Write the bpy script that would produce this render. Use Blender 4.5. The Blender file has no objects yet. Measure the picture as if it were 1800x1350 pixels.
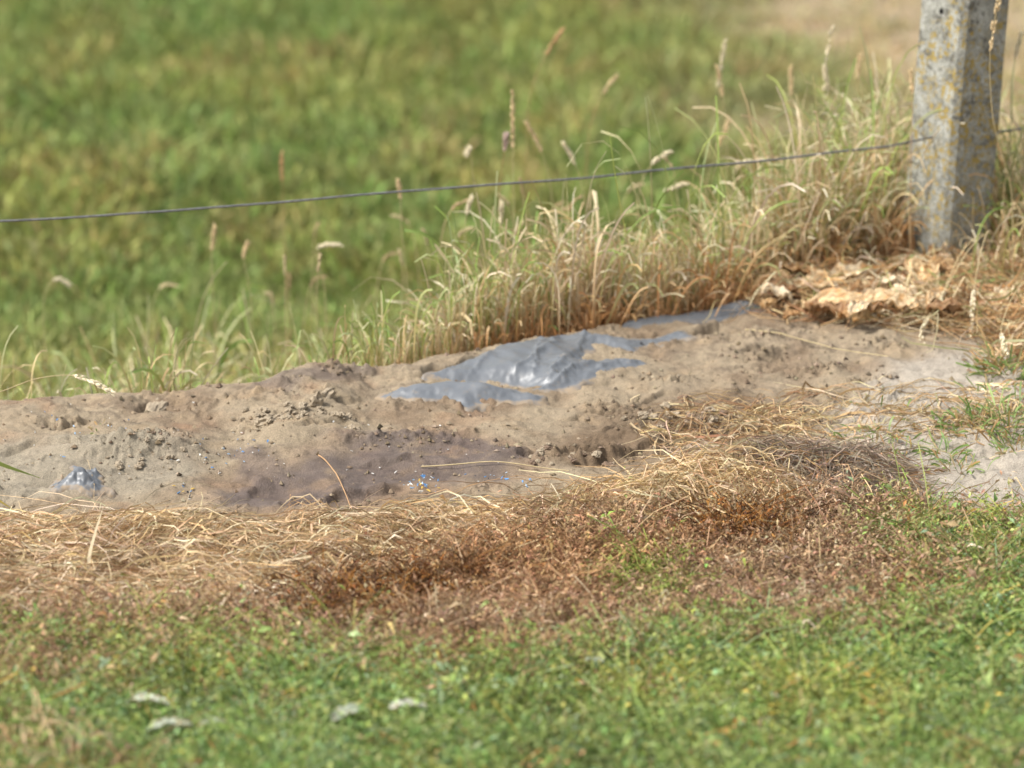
import bpy, math
import numpy as np
from mathutils import Vector

# ------------------------------------------------------------------ camera, sky, sun, exposure
scn = bpy.context.scene
COL = scn.collection
LENS, SENS, CAMH, PITCH = 135.0, 36.0, 1.75, math.radians(14.5)
cam_d = bpy.data.cameras.new("camera")
cam = bpy.data.objects.new("camera", cam_d)
COL.objects.link(cam)
cam.location = (0, 0, CAMH)
cam.rotation_euler = (math.radians(90) - PITCH, 0, 0)
cam_d.lens = LENS; cam_d.sensor_width = SENS
cam_d.clip_start = 0.05; cam_d.clip_end = 2000
cam_d.dof.use_dof = True
cam_d.dof.focus_distance = 6.18
cam_d.dof.aperture_fstop = 3.2
scn.camera = cam

SUN_EL, SUN_AZ = math.radians(52), math.radians(-106)   # azimuth from +Y towards +X: high, left and a little behind the mound
world = bpy.data.worlds.new("World"); scn.world = world
world.use_nodes = True
wn = world.node_tree.nodes; wl = world.node_tree.links
bg = wn["Background"]
sky = wn.new("ShaderNodeTexSky"); sky.sky_type = 'NISHITA'; sky.sun_disc = False
sky.sun_elevation = SUN_EL; sky.sun_rotation = SUN_AZ
sky.air_density = 1.2; sky.dust_density = 3.0; sky.ozone_density = 1.0
hz = wn.new('ShaderNodeHueSaturation'); hz.inputs['Saturation'].default_value = .38
wl.new(sky.outputs[0], hz.inputs['Color']); wl.new(hz.outputs[0], bg.inputs[0]); bg.inputs[1].default_value = 0.15
sun_d = bpy.data.lights.new("sun", 'SUN'); sun_d.energy = 3.2; sun_d.angle = math.radians(10)
sun_d.color = (1.0, 0.965, 0.91)
sun = bpy.data.objects.new("sun", sun_d); COL.objects.link(sun)
sd = Vector((math.sin(SUN_AZ)*math.cos(SUN_EL), math.cos(SUN_AZ)*math.cos(SUN_EL), math.sin(SUN_EL)))
sun.rotation_euler = sd.to_track_quat('Z', 'Y').to_euler()
sun.location = (-4, -2, 6)
scn.view_settings.view_transform = 'Standard'
scn.view_settings.look = 'None'
scn.view_settings.exposure = 0.62
scn.view_settings.gamma = 1.0
scn.cycles.max_bounces = 6
scn.cycles.diffuse_bounces = 3
scn.cycles.transparent_max_bounces = 4
scn.cycles.use_denoising = True

rng = np.random.default_rng(7)
K = SENS / LENS / 1800.0
CP, SP = math.cos(PITCH), math.sin(PITCH)

# ------------------------------------------------------------------ numeric helpers
def smooth(a, b, x):
    t = np.clip((x - a) / (b - a), 0, 1)
    return t * t * (3 - 2 * t)

_perm = np.random.default_rng(11).permutation(512)
_perm = np.concatenate([_perm, _perm])
_ga = np.random.default_rng(12).uniform(0, 2 * np.pi, 512)
_gx, _gy = np.cos(_ga), np.sin(_ga)
def perlin(x, y, seed=0):
    x = np.asarray(x, float) + seed * 17.31; y = np.asarray(y, float) - seed * 9.17
    xi = np.floor(x).astype(np.int64); yi = np.floor(y).astype(np.int64)
    xf = x - xi; yf = y - yi
    xi &= 511; yi &= 511
    def g(ix, iy, dx, dy):
        h = _perm[_perm[ix & 511] + (iy & 511)]
        return _gx[h] * dx + _gy[h] * dy
    u = xf**3 * (xf * (xf * 6 - 15) + 10); v = yf**3 * (yf * (yf * 6 - 15) + 10)
    a = g(xi, yi, xf, yf); b = g(xi + 1, yi, xf - 1, yf)
    c = g(xi, yi + 1, xf, yf - 1); d = g(xi + 1, yi + 1, xf - 1, yf - 1)
    return ((a + u * (b - a)) * (1 - v) + (c + u * (d - c)) * v) * 1.5
def fbm(x, y, f, octv=4, seed=0, gain=0.5):
    s = 0; a = 1; n = 0
    for i in range(octv):
        s = s + a * perlin(x * f, y * f, seed + i); n += a; a *= gain; f *= 2.03
    return s / n
def ridged(x, y, f, octv=3, seed=0):
    s = 0; a = 1; n = 0
    for i in range(octv):
        s = s + a * (1 - 2 * np.abs(perlin(x * f, y * f, seed + i))); n += a; a *= 0.5; f *= 2.1
    return s / n

def pix_dir(u, v):
    dx = (np.asarray(u, float) - 900) * K; dv = (675 - np.asarray(v, float)) * K
    return dx, CP + dv * SP, -SP + dv * CP          # world direction with unit depth along the axis
def at_y(u, v, y):
    dx, dy, dz = pix_dir(u, v); t = y / dy
    return dx * t, y, CAMH + dz * t

# crest of the sand mound: (column, row) of the photo and its distance
RIDGE = [(-900, 760, 6.2), (-300, 728, 6.28), (0, 703, 6.33), (150, 695, 6.34), (250, 690, 6.36), (430, 677, 6.40), (500, 657, 6.42), (600, 648, 6.45),
         (660, 655, 6.48), (750, 630, 6.54), (850, 612, 6.60), (960, 597, 6.66), (1150, 577, 6.76), (1330, 543, 6.86),
         (1500, 505, 6.98), (1680, 470, 7.10), (2000, 445, 7.2), (2700, 430, 7.3)]
_r = np.array([at_y(*p) for p in RIDGE])
RX, RY, RZ = _r[:, 0], _r[:, 1], _r[:, 2]
def ridge(x):
    return np.interp(x, RX, RY), np.interp(x, RX, RZ)

def H0(x, y):
    """smooth ground"""
    x = np.asarray(x, float); y = np.asarray(y, float)
    yr, zr = ridge(x)
    y0 = 5.72 + 0.04 * np.sin(x * 3.0)
    t = np.clip((y - y0) / (yr - y0), 0, 1)
    prof = 0.55 * t + 0.45 * (1 - (1 - t)**2.2)
    front = zr * prof
    rightness = smooth(0.42, 0.68, x)
    dy = np.maximum(y - yr - .30 * rightness, 0)
    drop = (zr + 0.45) * smooth(0, 1, dy / (0.75 + 0.35 * rightness))**0.8
    z = front - drop - 0.018 * np.maximum(y - 8.5, 0) * np.exp(-np.maximum(y - 8.5, 0) / 60)
    return z
def hit(u, v, h=0.0):
    """ground point seen at a pixel of the photograph"""
    u = np.atleast_1d(np.asarray(u, float)); v = np.atleast_1d(np.asarray(v, float))
    dx, dy, dz = pix_dir(u, v)
    ts = np.concatenate([np.linspace(4.2, 9.5, 1400), np.linspace(9.51, 60, 1200)])
    X = dx[:, None] * ts; Y = dy[:, None] * ts; Z = CAMH + dz[:, None] * ts
    below = Z < H0(X, Y) + h
    i = np.where(below.any(1), below.argmax(1), len(ts) - 1)
    r = np.arange(len(u))
    return np.stack([X[r, i], Y[r, i]], 1)
def hit1(u, v):
    p = hit(u, v)[0]; return float(p[0]), float(p[1])
def poly(*uv, h=0.0):
    a = np.array(uv, float); return hit(a[:, 0], a[:, 1], h)
def sdist(P, x, y):
    """signed distance to a polygon, positive inside"""
    x = np.asarray(x, float); y = np.asarray(y, float)
    d = np.full(x.shape, 1e9); ins = np.zeros(x.shape, bool)
    n = len(P)
    for i in range(n):
        ax, ay = P[i]; bx, by = P[(i + 1) % n]
        ex, ey = bx - ax, by - ay
        t = np.clip(((x - ax) * ex + (y - ay) * ey) / (ex * ex + ey * ey + 1e-12), 0, 1)
        d = np.minimum(d, (x - ax - t * ex)**2 + (y - ay - t * ey)**2)
        c = (ay > y) != (by > y)
        with np.errstate(divide='ignore', invalid='ignore'):
            ins ^= c & (x < (bx - ax) * (y - ay) / (by - ay + 1e-15) + ax)
    d = np.sqrt(d)
    return np.where(ins, d, -d)
def line_d(P, x, y):
    """distance to an open polyline and side (+ = far side)"""
    d = np.full(np.shape(x), 1e9); s = np.zeros(np.shape(x)); 
    for i in range(len(P) - 1):
        ax, ay = P[i]; bx, by = P[i + 1]; ex, ey = bx - ax, by - ay
        t = np.clip(((x - ax) * ex + (y - ay) * ey) / (ex * ex + ey * ey), 0, 1)
        px, py = x - ax - t * ex, y - ay - t * ey
        dd = np.sqrt(px * px + py * py); m = dd < d
        d = np.where(m, dd, d); s = np.where(m, np.sign(ex * py - ey * px) * (1 if ex > 0 else -1), s)
    return d, s

# ------------------------------------------------------------------ zones of the ground (outlines laid on the ground)
Z_GREEN = poly((-900, 1085), (0, 1085), (200, 1090), (400, 1105), (620, 1135), (800, 1160), (1000, 1130), (1200, 1085), (1400, 1088),
               (1560, 1085), (1660, 1020), (1690, 985), (1600, 950), (1560, 900), (1640, 878), (1800, 880), (2700, 880), (2900, 1700), (-900, 1700), h=0.048)
Z_BROWN = poly((-900, 1010), (0, 1040), (300, 1045), (430, 1020), (560, 985), (820, 955), (950, 905), (1150, 875), (1300, 880), (1420, 860), (1560, 865),
               (1640, 930), (1720, 985), (1640, 1060), (1560, 1110), (1200, 1110), (1000, 1150), (800, 1185), (620, 1160), (0, 1120), (-900, 1110), h=0.046)
Z_STRAW = poly((-900, 850), (0, 905), (110, 885), (300, 872), (450, 905), (600, 893), (800, 872), (950, 858), (1130, 818), (1300, 790),
               (1450, 772), (1560, 800), (1575, 850), (1450, 885), (1330, 885), (1100, 900), (950, 925), (850, 968), (560, 1010),
               (430, 1050), (300, 1070), (0, 1080), (-900, 1080), h=0.046)
Z_DARK1 = poly((430, 1075), (500, 1025), (650, 1000), (800, 985), (900, 1000), (800, 1045), (700, 1095), (560, 1110), h=0.036)
Z_DARK2 = poly((1180, 900), (1260, 865), (1380, 880), (1430, 930), (1360, 975), (1230, 945), h=0.036)
Z_YG = poly((1050, 1000), (1120, 965), (1200, 985), (1240, 1040), (1180, 1080), (1070, 1065), h=0.03)
Z_WET = poly((360, 900), (400, 850), (480, 840), (560, 790), (680, 770), (860, 780), (930, 800), (880, 850), (700, 850), (650, 885), (500, 910))
Z_WET2 = poly((390, 785), (440, 780), (500, 810), (540, 850), (470, 860), (420, 830))
Z_WET3 = poly((560, 770), (640, 755), (900, 790), (960, 800), (900, 812), (700, 800))
Z_GROOVE = poly((560, 715), (640, 700), (960, 735), (1060, 760), (900, 800), (760, 775), (600, 760))
Z_CREST = poly((430, 690), (450, 672), (560, 655), (640, 655), (660, 668), (560, 672), (500, 690))
Z_MUDDY = poly((960, 780), (1060, 720), (1200, 690), (1400, 690), (1440, 740), (1400, 800), (1200, 810), (1050, 830), (960, 820))
Z_RSAND = poly((1450, 740), (1560, 640), (1720, 600), (1900, 640), (2900, 640), (2900, 900), (1640, 890), (1540, 850), (1540, 800), (1420, 770))
Z_GREY = poly((-300, 800), (0, 775), (150, 760), (300, 765), (380, 800), (330, 860), (250, 875), (0, 890), (-300, 880))
Z_REAR = poly((740, 640), (1000, 595), (1340, 540), (1600, 470), (2700, 440), (2700, 600), (1760, 620), (1500, 590), (1360, 548), (1330, 540), (1000, 588))

L_CRACKS = [  # (line, far-side height, near-side depth, width)
    (poly((1130, 590), (1200, 590), (1260, 580), (1330, 590)), .010, .022, .014),
    (poly((640, 662), (740, 660), (850, 632)), .008, .012, .012),
    (poly((1290, 622), (1340, 616), (1400, 624)), .006, .013, .012),
    (poly((1340, 640), (1420, 652), (1500, 646)), .004, .010, .010),
    (poly((1500, 672), (1540, 664), (1570, 678)), .004, .012, .010),
    (poly((1140, 672), (1180, 667), (1225, 668)), .006, .013, .010),
    (poly((75, 758), (110, 748), (150, 736)), .007, .012, .010),
    (poly((0, 790), (80, 782), (170, 790)), .004, .008, .012),
    (poly((235, 708), (262, 700), (300, 706)), .006, .014, .010),
    (poly((255, 782), (300, 777), (340, 780)), .009, .006, .012),
    (poly((520, 760), (580, 742), (640, 752)), .009, .010, .014),
    (poly((510, 890), (600, 868), (690, 860), (760, 850)), .010, .007, .018),
    (poly((900, 800), (980, 788), (1060, 786)), .009, .012, .014),
    (poly((1010, 815), (1100, 800), (1180, 772)), .008, .012, .014),
    (poly((1060, 765), (1120, 752), (1150, 756)), .008, .012, .012),
    (poly((640, 812), (720, 805), (800, 812)), .005, .007, .012),
    (poly((980, 738), (1010, 732), (1050, 742)), .005, .010, .010),
    (poly((1090, 720), (1140, 700), (1180, 690)), .006, .009, .012),
    (poly((560, 690), (600, 700), (640, 704)), .006, .010, .012),
    (poly((420, 830), (455, 850), (440, 870)), .006, .004, .015),
]
HOLLOWS = [  # u, v, radius x, radius y, depth (negative = hump)
    (275, 706, .045, .03, .016), (860, 670, .07, .028, .020), (100, 845, .05, .02, .012), (250, 790, .10, .05, -.022),
    (560, 700, .03, .02, -.012), (600, 650, .10, .05, -.008), (470, 855, .10, .05, .016), (700, 830, .12, .05, .010),
    (1200, 745, .12, .05, -.012), (1050, 600, .15, .06, -.004), (1440, 600, .14, .06, -.012), (760, 770, .16, .04, -.010),
    (520, 765, .09, .03, -.010), (300, 850, .08, .04, -.006), (1330, 605, .06, .03, -.012), (1700, 850, .10, .04, -.010),
    (630, 1080, .20, .06, .018), (1320, 925, .12, .05, .016), (250, 985, .35, .10, -.014), (1300, 840, .18, .05, -.022), (1470, 830, .14, .05, -.006),
    (700, 950, .3, .06, -.014)]
HOLL = [(hit1(u, v), rx, ry, d) for u, v, rx, ry, d in HOLLOWS]

def H1(x, y):
    """ground with its humps, hollows and cracks, on which everything stands"""
    x = np.asarray(x, float); y = np.asarray(y, float)
    z = H0(x, y)
    near = smooth(4.0, 4.6, y) * (1 - smooth(7.4, 8.4, y))
    z = z + near * (0.012 * fbm(x, y, 3.2, 3, 3) + 0.012 * fbm(x, y, 9, 3, 9))
    for (cx, cy), rx, ry, d in HOLL:
        z = z - d * np.exp(-((x - cx) / rx)**2 - ((y - cy) / ry)**2)
    far = smooth(7.8, 9.5, y)
    z = z + far * (0.03 * fbm(x, y, 0.45, 3, 21) + 0.02 * fbm(x, y, 1.6, 2, 25))
    return z
ROUGH = [(hit1(u, v), rx, ry) for u, v, rx, ry in ((480, 742, .07, .035), (245, 795, .09, .05), (1210, 748, .13, .05), (1350, 622, .07, .03), (1430, 650, .06, .02),
    (1535, 668, .05, .02), (1180, 670, .05, .03), (1090, 720, .06, .04), (700, 778, .10, .03), (1020, 800, .12, .03), (600, 880, .07, .02), (1330, 600, .08, .03), (600, 650, .06, .03), (1560, 610, .07, .02), (110, 745, .05, .02))]
def sandmask(x, y):
    yr, _ = ridge(x)
    s = smooth(-.03, .02, -sdist(Z_GREEN, x, y)) * smooth(-.03, .03, -sdist(Z_BROWN, x, y))
    return s * (1 - smooth(-0.01, .10, y - yr))
def H2(x, y):
    """with the crusts of the sand"""
    z = H1(x, y)
    near = (y > 4.5) & (y < 7.6) & (np.abs(x) < 1.5)
    xs, ys = x[near], y[near]
    m = sandmask(xs, ys)
    wx = xs + 0.012 * fbm(xs, ys, 22, 2, 40); wy = ys + 0.012 * fbm(xs, ys, 22, 2, 44)
    add = np.zeros_like(xs)
    for L, up, dn, w in L_CRACKS:
        lo, hi = L.min(0) - .1, L.max(0) + .1
        b = (wx > lo[0]) & (wx < hi[0]) & (wy > lo[1]) & (wy < hi[1])
        if not b.any(): continue
        d, s = line_d(L, wx[b] + .020 * fbm(wx[b], wy[b], 28, 3, 41), wy[b] + .016 * fbm(wx[b], wy[b], 24, 3, 47))
        mid = (L[0] + L[-1]) / 2; half = np.linalg.norm(L[-1] - L[0]) / 2
        fade = 1 - smooth(half * .7, half * 1.25, np.hypot(wx[b] - mid[0], wy[b] - mid[1]))
        sg = smooth(-.0055, .0045, d * s)
        e = sg * 1.0 * up * np.exp(-(d / (w * 1.8))**2) - (1 - sg) * 1.05 * dn * np.exp(-(d / (w * .9))**2)
        add[b] += e * fade * (0.8 + 0.7 * perlin(wx[b] * 22, wy[b] * 14, 5))
    rough = 0.24 + 0.62 * smooth(.0, .4, fbm(xs, ys, 6, 3, 50))
    for (cx, cy), rx, ry in ROUGH:
        rough = np.maximum(rough, 1.35 * np.exp(-(((xs - cx) / rx)**2 + ((ys - cy) / ry)**2)**1.5))
    slick = smooth(-.01, .03, sdist(Z_WET, xs, ys)); rough = rough * (1 - .75 * slick)
    n = fbm(wx, wy, 38, 4, 60, 0.65)
    lay = fbm(wx, wy * 1.6, 11, 3, 66)
    terr = (np.floor(lay * 7) + smooth(0.55, 1.0, lay * 7 - np.floor(lay * 7))) / 7
    r = ridged(wx, wy, 38, 3, 70)
    add += 0.0125 * rough * n + 0.022 * terr * (0.25 + .7 * rough) + 0.0030 * rough * r
    add += 0.0055 * smooth(.30, .55, perlin(xs * 75, ys * 75, 81)) * rough      # small lumps
    add -= 0.0060 * smooth(.35, .6, perlin(xs * 48, ys * 60, 83)) * rough       # small pits
    gz = smooth(0, .05, sdist(Z_GROOVE, xs, ys))
    add += gz * .0035 * perlin(xs * 5 + .4 * ys, ys * 75 + 6 * xs, 87)
    z = z.copy(); z[near] += m * add
    return z

# ------------------------------------------------------------------ mesh and object helpers
def new_mesh(name, V, F, C=None, smooth_shade=False, mats=(), extra=None):
    V = np.ascontiguousarray(V, np.float32); F = np.ascontiguousarray(F, np.int32)
    me = bpy.data.meshes.new(name)
    me.vertices.add(len(V)); me.vertices.foreach_set("co", V.ravel())
    k = F.shape[1]
    me.loops.add(F.size); me.loops.foreach_set("vertex_index", F.ravel())
    me.polygons.add(len(F)); me.polygons.foreach_set("loop_start", np.arange(0, F.size, k, dtype=np.int32))
    me.polygons.foreach_set("use_smooth", np.full(len(F), smooth_shade))
    if C is not None:
        a = me.attributes.new("col", 'FLOAT_COLOR', 'POINT')
        c4 = np.ones((len(V), 4), np.float32); c4[:, :3] = np.clip(C, 0, 1)
        a.data.foreach_set("color", c4.ravel())
    for k2, arr in (extra or {}).items():
        a = me.attributes.new(k2, 'FLOAT', 'POINT'); a.data.foreach_set("value", np.ascontiguousarray(arr, np.float32))
    for m in mats: me.materials.append(m)
    me.update(calc_edges=True); me.validate()
    return me
def link(name, me, parent=None, label=None, cat=None, group=None, kind=None, loc=None):
    o = bpy.data.objects.new(name, me); COL.objects.link(o)
    if parent is not None: o.parent = parent
    if loc is not None: o.location = loc
    if label: o["label"] = label
    if cat: o["category"] = cat
    if group: o["group"] = group
    if kind: o["kind"] = kind
    return o
def nz(v): return v / (np.linalg.norm(v, axis=-1, keepdims=True) + 1e-12)

def ribbons(paths, widths, cols, side=None, fold=0.0):
    """paths N,S,3  widths N,S  cols N,S,3 -> V,F,C of flat blades"""
    N, S, _ = paths.shape
    tan = np.gradient(paths, axis=1)
    tan = nz(tan)
    if side is None:
        side = rng.normal(size=(N, 1, 3)) * np.array([1, 1, .5])
    sd_ = nz(np.cross(tan, np.broadcast_to(side, tan.shape)))
    L = paths - sd_ * widths[..., None] / 2; R = paths + sd_ * widths[..., None] / 2
    V = np.stack([L, R], 2).reshape(-1, 3)
    C = np.repeat(cols.reshape(N * S, 3), 2, 0)
    b = (np.arange(N)[:, None] * S + np.arange(S - 1)[None]).reshape(-1) * 2
    F = np.stack([b, b + 1, b + 3, b + 2], 1)
    return V, F, C

def blades(x, y, z, length, width, az, tilt0, bend, cb, ct, S=5, power=1.3, wobble=0.0, tipw=0.15):
    """upright bending blades. tilt0 from vertical at base, bend added along the length (radians)"""
    N = len(x)
    t = np.linspace(0, 1, S)[None]
    ang = tilt0[:, None] + bend[:, None] * t**power
    azz = az[:, None] + wobble * rng.normal(size=(N, 1)) * t * 1.5
    st = length[:, None] / (S - 1)
    dx = np.sin(ang) * np.cos(azz) * st; dy = np.sin(ang) * np.sin(azz) * st; dz = np.cos(ang) * st
    P = np.zeros((N, S, 3))
    P[:, 0] = np.stack([x, y, z], 1)
    P[:, 1:, 0] = x[:, None] + np.cumsum(dx[:, :-1], 1); P[:, 1:, 1] = y[:, None] + np.cumsum(dy[:, :-1], 1); P[:, 1:, 2] = z[:, None] + np.cumsum(dz[:, :-1], 1)
    W = width[:, None] * (tipw + (1 - tipw) * np.sin(np.pi * (0.25 + 0.75 * (1 - t))) * 1.0).clip(0.05)
    Cc = cb[:, None] * (1 - t[..., None]) + ct[:, None] * t[..., None]
    sa = az + rng.normal(size=N) * 0.9
    # face roughly across the bending direction
    side = np.stack([np.cos(sa), np.sin(sa), np.full(N, .2)], 1)[:, None]
    return ribbons(P, W, Cc, side)

def lying(x, y, length, width, az, curv, lift, arch, cb, S=7, hfun=H1, jit=.15):
    """strands lying on the ground, following it"""
    N = len(x); t = np.linspace(0, 1, S)[None]
    a = az[:, None] + curv[:, None] * (t - .5) + np.cumsum(rng.normal(size=(N, S)) * jit, 1)
    st = length[:, None] / (S - 1)
    X = x[:, None] + np.cumsum(np.cos(a) * st, 1) - np.cos(az)[:, None] * length[:, None] / 2
    Y = y[:, None] + np.cumsum(np.sin(a) * st, 1) - np.sin(az)[:, None] * length[:, None] / 2
    Z = hfun(X, Y) + lift[:, None] + arch[:, None] * np.sin(np.pi * t) + 0.15 * arch[:, None] * rng.normal(size=(N, S))
    W = width[:, None] * (0.35 + 0.65 * np.sin(np.pi * np.clip(t * .9 + .08, 0, 1)))
    Cc = np.repeat(cb[:, None], S, 1) * (1 + 0.08 * rng.normal(size=(N, S, 1)))
    return ribbons(np.stack([X, Y, Z], 2), W, Cc)

def leaves(x, y, z, length, width, az, el, roll, cb, droop=0.25):
    """small folded leaves: six points, two quads either side of the midrib"""
    N = len(x)
    d = np.stack([np.cos(az) * np.cos(el), np.sin(az) * np.cos(el), np.sin(el)], 1)
    s = nz(np.cross(d, np.array([0, 0, 1.0])[None] + 1e-3))
    n = np.cross(s, d)
    s2 = s * np.cos(roll)[:, None] + n * np.sin(roll)[:, None]
    n2 = np.cross(s2, d)
    p = np.stack([x, y, z], 1); l = length[:, None]; w = width[:, None] / 2
    fold = 0.35 * w
    v0 = p; v3 = p + d * l - n2 * l * droop
    v1 = p + d * l * .45 + s2 * w + n2 * fold; v2 = p + d * l * .45 - s2 * w + n2 * fold
    vm = p + d * l * .5
    V = np.stack([v0, v1, v3, v2, vm], 1).reshape(-1, 3)
    b = np.arange(N)[:, None] * 5
    F = np.concatenate([b + [0, 1, 4], b + [1, 2, 4], b + [2, 3, 4], b + [3, 0, 4]], 0)
    C = np.repeat(cb, 5, 0)
    return V, F, C
def cat3(parts):
    Vs, Fs, Cs = [], [], []; o = 0
    for V, F, C in parts:
        Vs.append(V); Fs.append(F + o); Cs.append(C); o += len(V)
    return np.concatenate(Vs), np.concatenate(Fs), np.concatenate(Cs)
def pick(cols, w, n, jit=.12):
    cols = np.array(cols, float); w = np.array(w, float); w /= w.sum()
    c = cols[rng.choice(len(cols), n, p=w)]
    return c * np.exp(rng.normal(size=(n, 1)) * jit) * np.exp(rng.normal(size=(n, 3)) * jit * .25)

# ------------------------------------------------------------------ materials
def mat(name):
    m = bpy.data.materials.new(name); m.use_nodes = True
    nt = m.node_tree; nt.nodes.clear()
    out = nt.nodes.new("ShaderNodeOutputMaterial")
    return m, nt, nt.nodes, nt.links, out
def veg_mat(name, transl=0.3, rough=0.55, spec=0.3):
    m, nt, n, l, out = mat(name)
    at = n.new("ShaderNodeAttribute"); at.attribute_name = "col"
    tc = n.new("ShaderNodeTexCoord"); no = n.new("ShaderNodeTexNoise"); no.inputs["Scale"].default_value = 260; no.inputs["Detail"].default_value = 2
    l.new(tc.outputs["Object"], no.inputs["Vector"])
    mr = n.new("ShaderNodeMapRange"); mr.inputs[3].default_value = 0.78; mr.inputs[4].default_value = 1.22
    l.new(no.outputs["Fac"], mr.inputs[0])
    mx = n.new("ShaderNodeMix"); mx.data_type = 'RGBA'; mx.blend_type = 'MULTIPLY'; mx.inputs[0].default_value = 1
    l.new(at.outputs["Color"], mx.inputs[6]); l.new(mr.outputs[0], mx.inputs[7])
    p = n.new("ShaderNodeBsdfPrincipled"); p.inputs["Roughness"].default_value = rough
    p.inputs["Specular IOR Level"].default_value = spec
    tr = n.new("ShaderNodeBsdfTranslucent")
    ms = n.new("ShaderNodeMixShader"); ms.inputs[0].default_value = transl
    l.new(mx.outputs[2], p.inputs["Base Color"]); l.new(mx.outputs[2], tr.inputs["Color"])
    l.new(p.outputs[0], ms.inputs[1]); l.new(tr.outputs[0], ms.inputs[2]); l.new(ms.outputs[0], out.inputs[0])
    return m
M_GREEN = veg_mat("green_leaf", .30, .5, .35)
M_DRY = veg_mat("dry_straw", .22, .55, .3)
M_DEAD = veg_mat("dead_leaf", .15, .8, .12)
M_MEADOW = veg_mat("meadow_grass", .35, .6, .2)

def ground_mat():
    m, nt, n, l, out = mat("sandy_soil")
    at = n.new("ShaderNodeAttribute"); at.attribute_name = "col"
    wet = n.new("ShaderNodeAttribute"); wet.attribute_name = "wet"
    tc = n.new("ShaderNodeTexCoord")
    def noise(s, d=4, r=.6):
        x = n.new("ShaderNodeTexNoise"); x.inputs["Scale"].default_value = s; x.inputs["Detail"].default_value = d; x.inputs["Roughness"].default_value = r
        l.new(tc.outputs["Object"], x.inputs["Vector"]); return x
    n1, n2, n3 = noise(420, 3), noise(45, 5), noise(1500, 2)
    mr = n.new("ShaderNodeMapRange"); mr.inputs[1].default_value = .3; mr.inputs[2].default_value = .7; mr.inputs[3].default_value = .72; mr.inputs[4].default_value = 1.25
    l.new(n1.outputs["Fac"], mr.inputs[0])
    mr2 = n.new("ShaderNodeMapRange"); mr2.inputs[1].default_value = .3; mr2.inputs[2].default_value = .7; mr2.inputs[3].default_value = .86; mr2.inputs[4].default_value = 1.14
    l.new(n2.outputs["Fac"], mr2.inputs[0])
    mu = n.new("ShaderNodeMath"); mu.operation = 'MULTIPLY'; l.new(mr.outputs[0], mu.inputs[0]); l.new(mr2.outputs[0], mu.inputs[1])
    mx = n.new("ShaderNodeMix"); mx.data_type = 'RGBA'; mx.blend_type = 'MULTIPLY'; mx.inputs[0].default_value = 1
    l.new(at.outputs["Color"], mx.inputs[6]); l.new(mu.outputs[0], mx.inputs[7])
    p = n.new("ShaderNodeBsdfPrincipled"); l.new(mx.outputs[2], p.inputs["Base Color"])
    rr = n.new("ShaderNodeMapRange"); rr.inputs[3].default_value = .95; rr.inputs[4].default_value = .42
    l.new(wet.outputs["Fac"], rr.inputs[0]); l.new(rr.outputs[0], p.inputs["Roughness"])
    p.inputs["Specular IOR Level"].default_value = .25
    b1 = n.new("ShaderNodeBump"); b1.inputs["Strength"].default_value = 1.0; b1.inputs["Distance"].default_value = .0025
    l.new(n1.outputs["Fac"], b1.inputs["Height"])
    b2 = n.new("ShaderNodeBump"); b2.inputs["Strength"].default_value = .5; b2.inputs["Distance"].default_value = .0008
    l.new(n3.outputs["Fac"], b2.inputs["Height"]); l.new(b1.outputs[0], b2.inputs["Normal"]); l.new(b2.outputs[0], p.inputs["Normal"])
    l.new(p.outputs[0], out.inputs[0])
    return m
M_GROUND = ground_mat()

def plain(name, col, rough=.6, spec=.4, var=.15, scale=80, bump=0.0, metal=0.0):
    m, nt, n, l, out = mat(name)
    tc = n.new("ShaderNodeTexCoord"); no = n.new("ShaderNodeTexNoise"); no.inputs["Scale"].default_value = scale; no.inputs["Detail"].default_value = 4
    l.new(tc.outputs["Object"], no.inputs["Vector"])
    mr = n.new("ShaderNodeMapRange"); mr.inputs[1].default_value = .3; mr.inputs[2].default_value = .7; mr.inputs[3].default_value = 1 - var; mr.inputs[4].default_value = 1 + var
    l.new(no.outputs["Fac"], mr.inputs[0])
    mx = n.new("ShaderNodeMix"); mx.data_type = 'RGBA'; mx.blend_type = 'MULTIPLY'; mx.inputs[0].default_value = 1
    mx.inputs[6].default_value = (*col, 1); l.new(mr.outputs[0], mx.inputs[7])
    p = n.new("ShaderNodeBsdfPrincipled"); l.new(mx.outputs[2], p.inputs["Base Color"])
    p.inputs["Roughness"].default_value = rough; p.inputs["Specular IOR Level"].default_value = spec; p.inputs["Metallic"].default_value = metal
    if bump:
        b = n.new("ShaderNodeBump"); b.inputs["Distance"].default_value = bump; l.new(no.outputs["Fac"], b.inputs["Height"]); l.new(b.outputs[0], p.inputs["Normal"])
    l.new(p.outputs[0], out.inputs[0]); return m

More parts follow.
